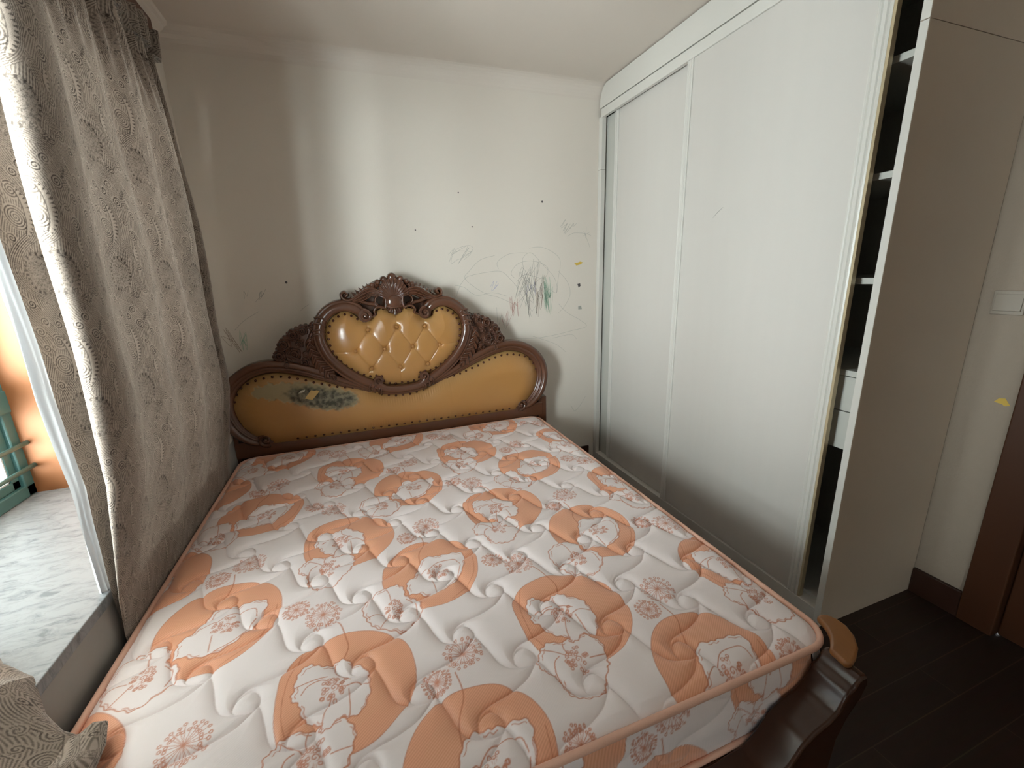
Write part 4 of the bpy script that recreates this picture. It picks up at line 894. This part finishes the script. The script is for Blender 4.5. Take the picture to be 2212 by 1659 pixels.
def quilttile():
    L = .131; res = .0015; nx = int(2*L/res); ny = nx; tw = 2*L
    X, Y = np.meshgrid(np.arange(nx)*tw/nx, np.arange(ny)*tw/ny); D = np.full(X.shape, 1.)
    circ = [(0.0078, 0.0209), (0.0242, -0.0001), (0.0256, -0.0241), (0.0101, -0.0339), (-0.0126, -0.0307), (-0.0301, -0.0194), (-0.0289, 0.0021), (-0.0142, 0.0175)]
    p1 = [(-0.1060, 0.1092), (-0.0946, 0.0830), (-0.0841, 0.0524), (-0.0719, 0.0144), (-0.057, -0.0119), (-0.0342, -0.0253), (-.0126, -.0307)]
    p2 = [(0.0256, -0.0241), (0.0128, -0.0372), (-0.0131, -0.0616), (-0.0415, -0.0752), (-0.0751, -0.0857), (-0.1058, -0.0908), (-0.1365, -0.099), (-0.1563, -0.1165), (-.1609, -.133)]
    for ox, oy in ((0, 0), (L, L)):
        for P, cl in ((circ, True), (p1, False), (p2, False)):
            Q = catmull(P, 4, cl)
            for wx in (-1, 0, 1):
                for wy in (-1, 0, 1):
                    d, _ = dseg(X, Y, Q+np.array([ox+wx*tw, oy+wy*tw]), cl); D = np.minimum(D, d)
    return D, tw
QD, QW = quilttile()
def quilt(x, y):
    d = tile(QD, QW, QW*.9965, x-.305, (y-.832))
    return d
def mattressmat():
    m = mat('quilted_satin_damask', (.7, .65, .63), .42, .35, sheen=.2)
    b = m.node_tree.nodes['Principled BSDF']
    tc = N(m, 'ShaderNodeTexCoord')
    w = N(m, 'ShaderNodeTexWave'); w.inputs['Scale'].default_value = 60; mp = N(m, 'ShaderNodeMapping'); mp.inputs['Rotation'].default_value = (0, 0, .9)
    LK(m, tc.outputs['Object'], mp.inputs['Vector']); LK(m, mp.outputs[0], w.inputs['Vector'])
    n = N(m, 'ShaderNodeTexNoise'); n.inputs['Scale'].default_value = 2.2; n.inputs['Detail'].default_value = 5; LK(m, tc.outputs['Object'], n.inputs['Vector'])
    white = mixcol(m, n.outputs['Fac'], (.86, .775, .77), (.79, .705, .70))
    hatch = mixcol(m, w.outputs['Fac'], (.83, .41, .26), (.73, .34, .205))
    hatch2 = mixcol(m, w.outputs['Fac'], (.80, .42, .275), (.74, .35, .195))
    c = mixcol(m, attrnode(m, 'print_fill'), white, hatch)
    c = mixcol(m, attrnode(m, 'print_soft'), c, hatch2)
    c = mixcol(m, attrnode(m, 'print_line'), c, (.54, .18, .085))
    LK(m, c, b.inputs['Base Color'])
    bp = N(m, 'ShaderNodeBump'); bp.inputs['Strength'].default_value = .18; bp.inputs['Distance'].default_value = .0006; LK(m, w.outputs['Fac'], bp.inputs['Height']); LK(m, bp.outputs[0], b.inputs['Normal'])
    return m
m_matt = mattressmat()
m_pipe = mat('salmon_piping', (.78, .49, .38), .6, .3, color2=(.72, .42, .31), nscale=6, bump=.4, bscale=300)
RC = .075
def edgein(y):      # how far the rounded corner pulls the side in
    t = np.clip(np.maximum(MY0+RC-y, y-(MY1-RC))/RC, 0, 1); return RC*(1-np.sqrt(np.clip(1-t*t, 0, 1)))
ys = [MY0]
while ys[-1] < MY1: ys.append(ys[-1]+.0014+.0011*(ys[-1]-MY0)/2)
ys = np.array(ys); ys[-1] = MY1; xs = np.linspace(-1, 1, 900)
U, Y = np.meshgrid(xs, ys); hw = (MX1-MX0)/2-edgein(Y); X = ctr+U*hw
# distance to the edge of the rounded rectangle
qx = np.abs(X-ctr)-((MX1-MX0)/2-RC); qy = np.abs(Y-(MY0+MY1)/2)-((MY1-MY0)/2-RC)
de = RC-(np.hypot(np.maximum(qx, 0), np.maximum(qy, 0))+np.minimum(np.maximum(qx, qy), 0)); de = np.maximum(de, 0)
qd = quilt(X, Y)
Zt = MZ-.010+.0125*(1-np.exp(-(qd/.0125)**.95))*np.clip(de/.03, 0, 1)-.016*np.exp(-de/.022)+.004*np.sin(X*3+.6)*np.sin(Y*2.6)
Zt -= .0022*np.exp(-(qd/.0016)**2)*(.6+.4*np.sin(X*900)*np.sin(Y*900))
mt = tag(empty('mattress', (ctr, (MY0+MY1)/2, .265)), 'white quilted mattress printed with salmon discs and flowers on the bed', 'mattress')
top = link('top_panel', npmesh(np.stack([X, Y, Zt], -1).reshape(-1, 3), gridfaces(len(ys), len(xs)), {'print_fill': prn(FILL, X, Y), 'print_line': prn(LINE, X, Y)*.9, 'print_soft': prn(SOFT, X, Y)*.5}), m_matt, mt, True)
# perimeter path
def perim(off=0, step=.003):
    pts = []; r = RC
    cs = [(MX1-r, MY0+r, -math.pi/2), (MX1-r, MY1-r, 0), (MX0+r, MY1-r, math.pi/2), (MX0+r, MY0+r, math.pi)]
    for cx, cy, a0 in cs:
        for a in np.linspace(a0, a0+math.pi/2, 14): pts.append((cx+(r+off)*math.cos(a), cy+(r+off)*math.sin(a)))
    pts.append(pts[0]); P = np.array(pts); s = np.r_[0, np.cumsum(np.linalg.norm(np.diff(P, axis=0), axis=1))]
    n = int(s[-1]/step); t = np.linspace(0, s[-1], n+1)
    return np.stack([np.interp(t, s, P[:, 0]), np.interp(t, s, P[:, 1])], 1), t
P, t = perim(-.001); zz = np.linspace(.268, .482, 64); nn = len(P)
T = np.gradient(P, axis=0); T /= np.linalg.norm(T, axis=1)[:, None]; No = np.stack([T[:, 1], -T[:, 0]], 1)
v_ = (zz-.268)/(.482-.268); SS, ZZ = np.meshgrid(t, zz)
qd2 = tile(QD, QW, QW, SS+.1, ZZ*1.0+.05)
bul = (.010*np.sin(np.pi*v_))[:, None]+.007*(1-np.exp(-(qd2/.016)))*np.clip(np.minimum(v_, 1-v_)*5, 0, 1)[:, None]-.006
VX = P[None, :, 0]+No[None, :, 0]*bul; VY = P[None, :, 1]+No[None, :, 1]*bul
sx = SS-.15; sy = ZZ+.42
link('side_band', npmesh(np.stack([VX, VY, ZZ], -1).reshape(-1, 3), gridfaces(len(zz), nn), {'print_fill': prn(FILL, sx, sy), 'print_line': prn(LINE, sx, sy)*.9, 'print_soft': prn(SOFT, sx, sy)*.5}), m_matt, mt, True)
for z, rad, off in ((MZ-.019, .0085, .0005), (.268, .008, .0)):
    P, t = perim(off, .012); n = len(P); V = []; T = np.gradient(P, axis=0); T[0] = T[-1] = P[1]-P[-2]; T /= np.linalg.norm(T, axis=1)[:, None]; K = 10
    for i in range(n):
        nx_, ny_ = T[i, 1], -T[i, 0]
        for k_ in range(K):
            a = 2*math.pi*k_/K; V.append((P[i, 0]+nx_*rad*math.cos(a), P[i, 1]+ny_*rad*math.cos(a), z+rad*1.1*math.sin(a)))
    F = [(i*K+k_, i*K+(k_+1) % K, (i+1)*K+(k_+1) % K, (i+1)*K+k_) for i in range(n-1) for k_ in range(K)]
    link('piping', npmesh(V, F), m_pipe, mt, True)
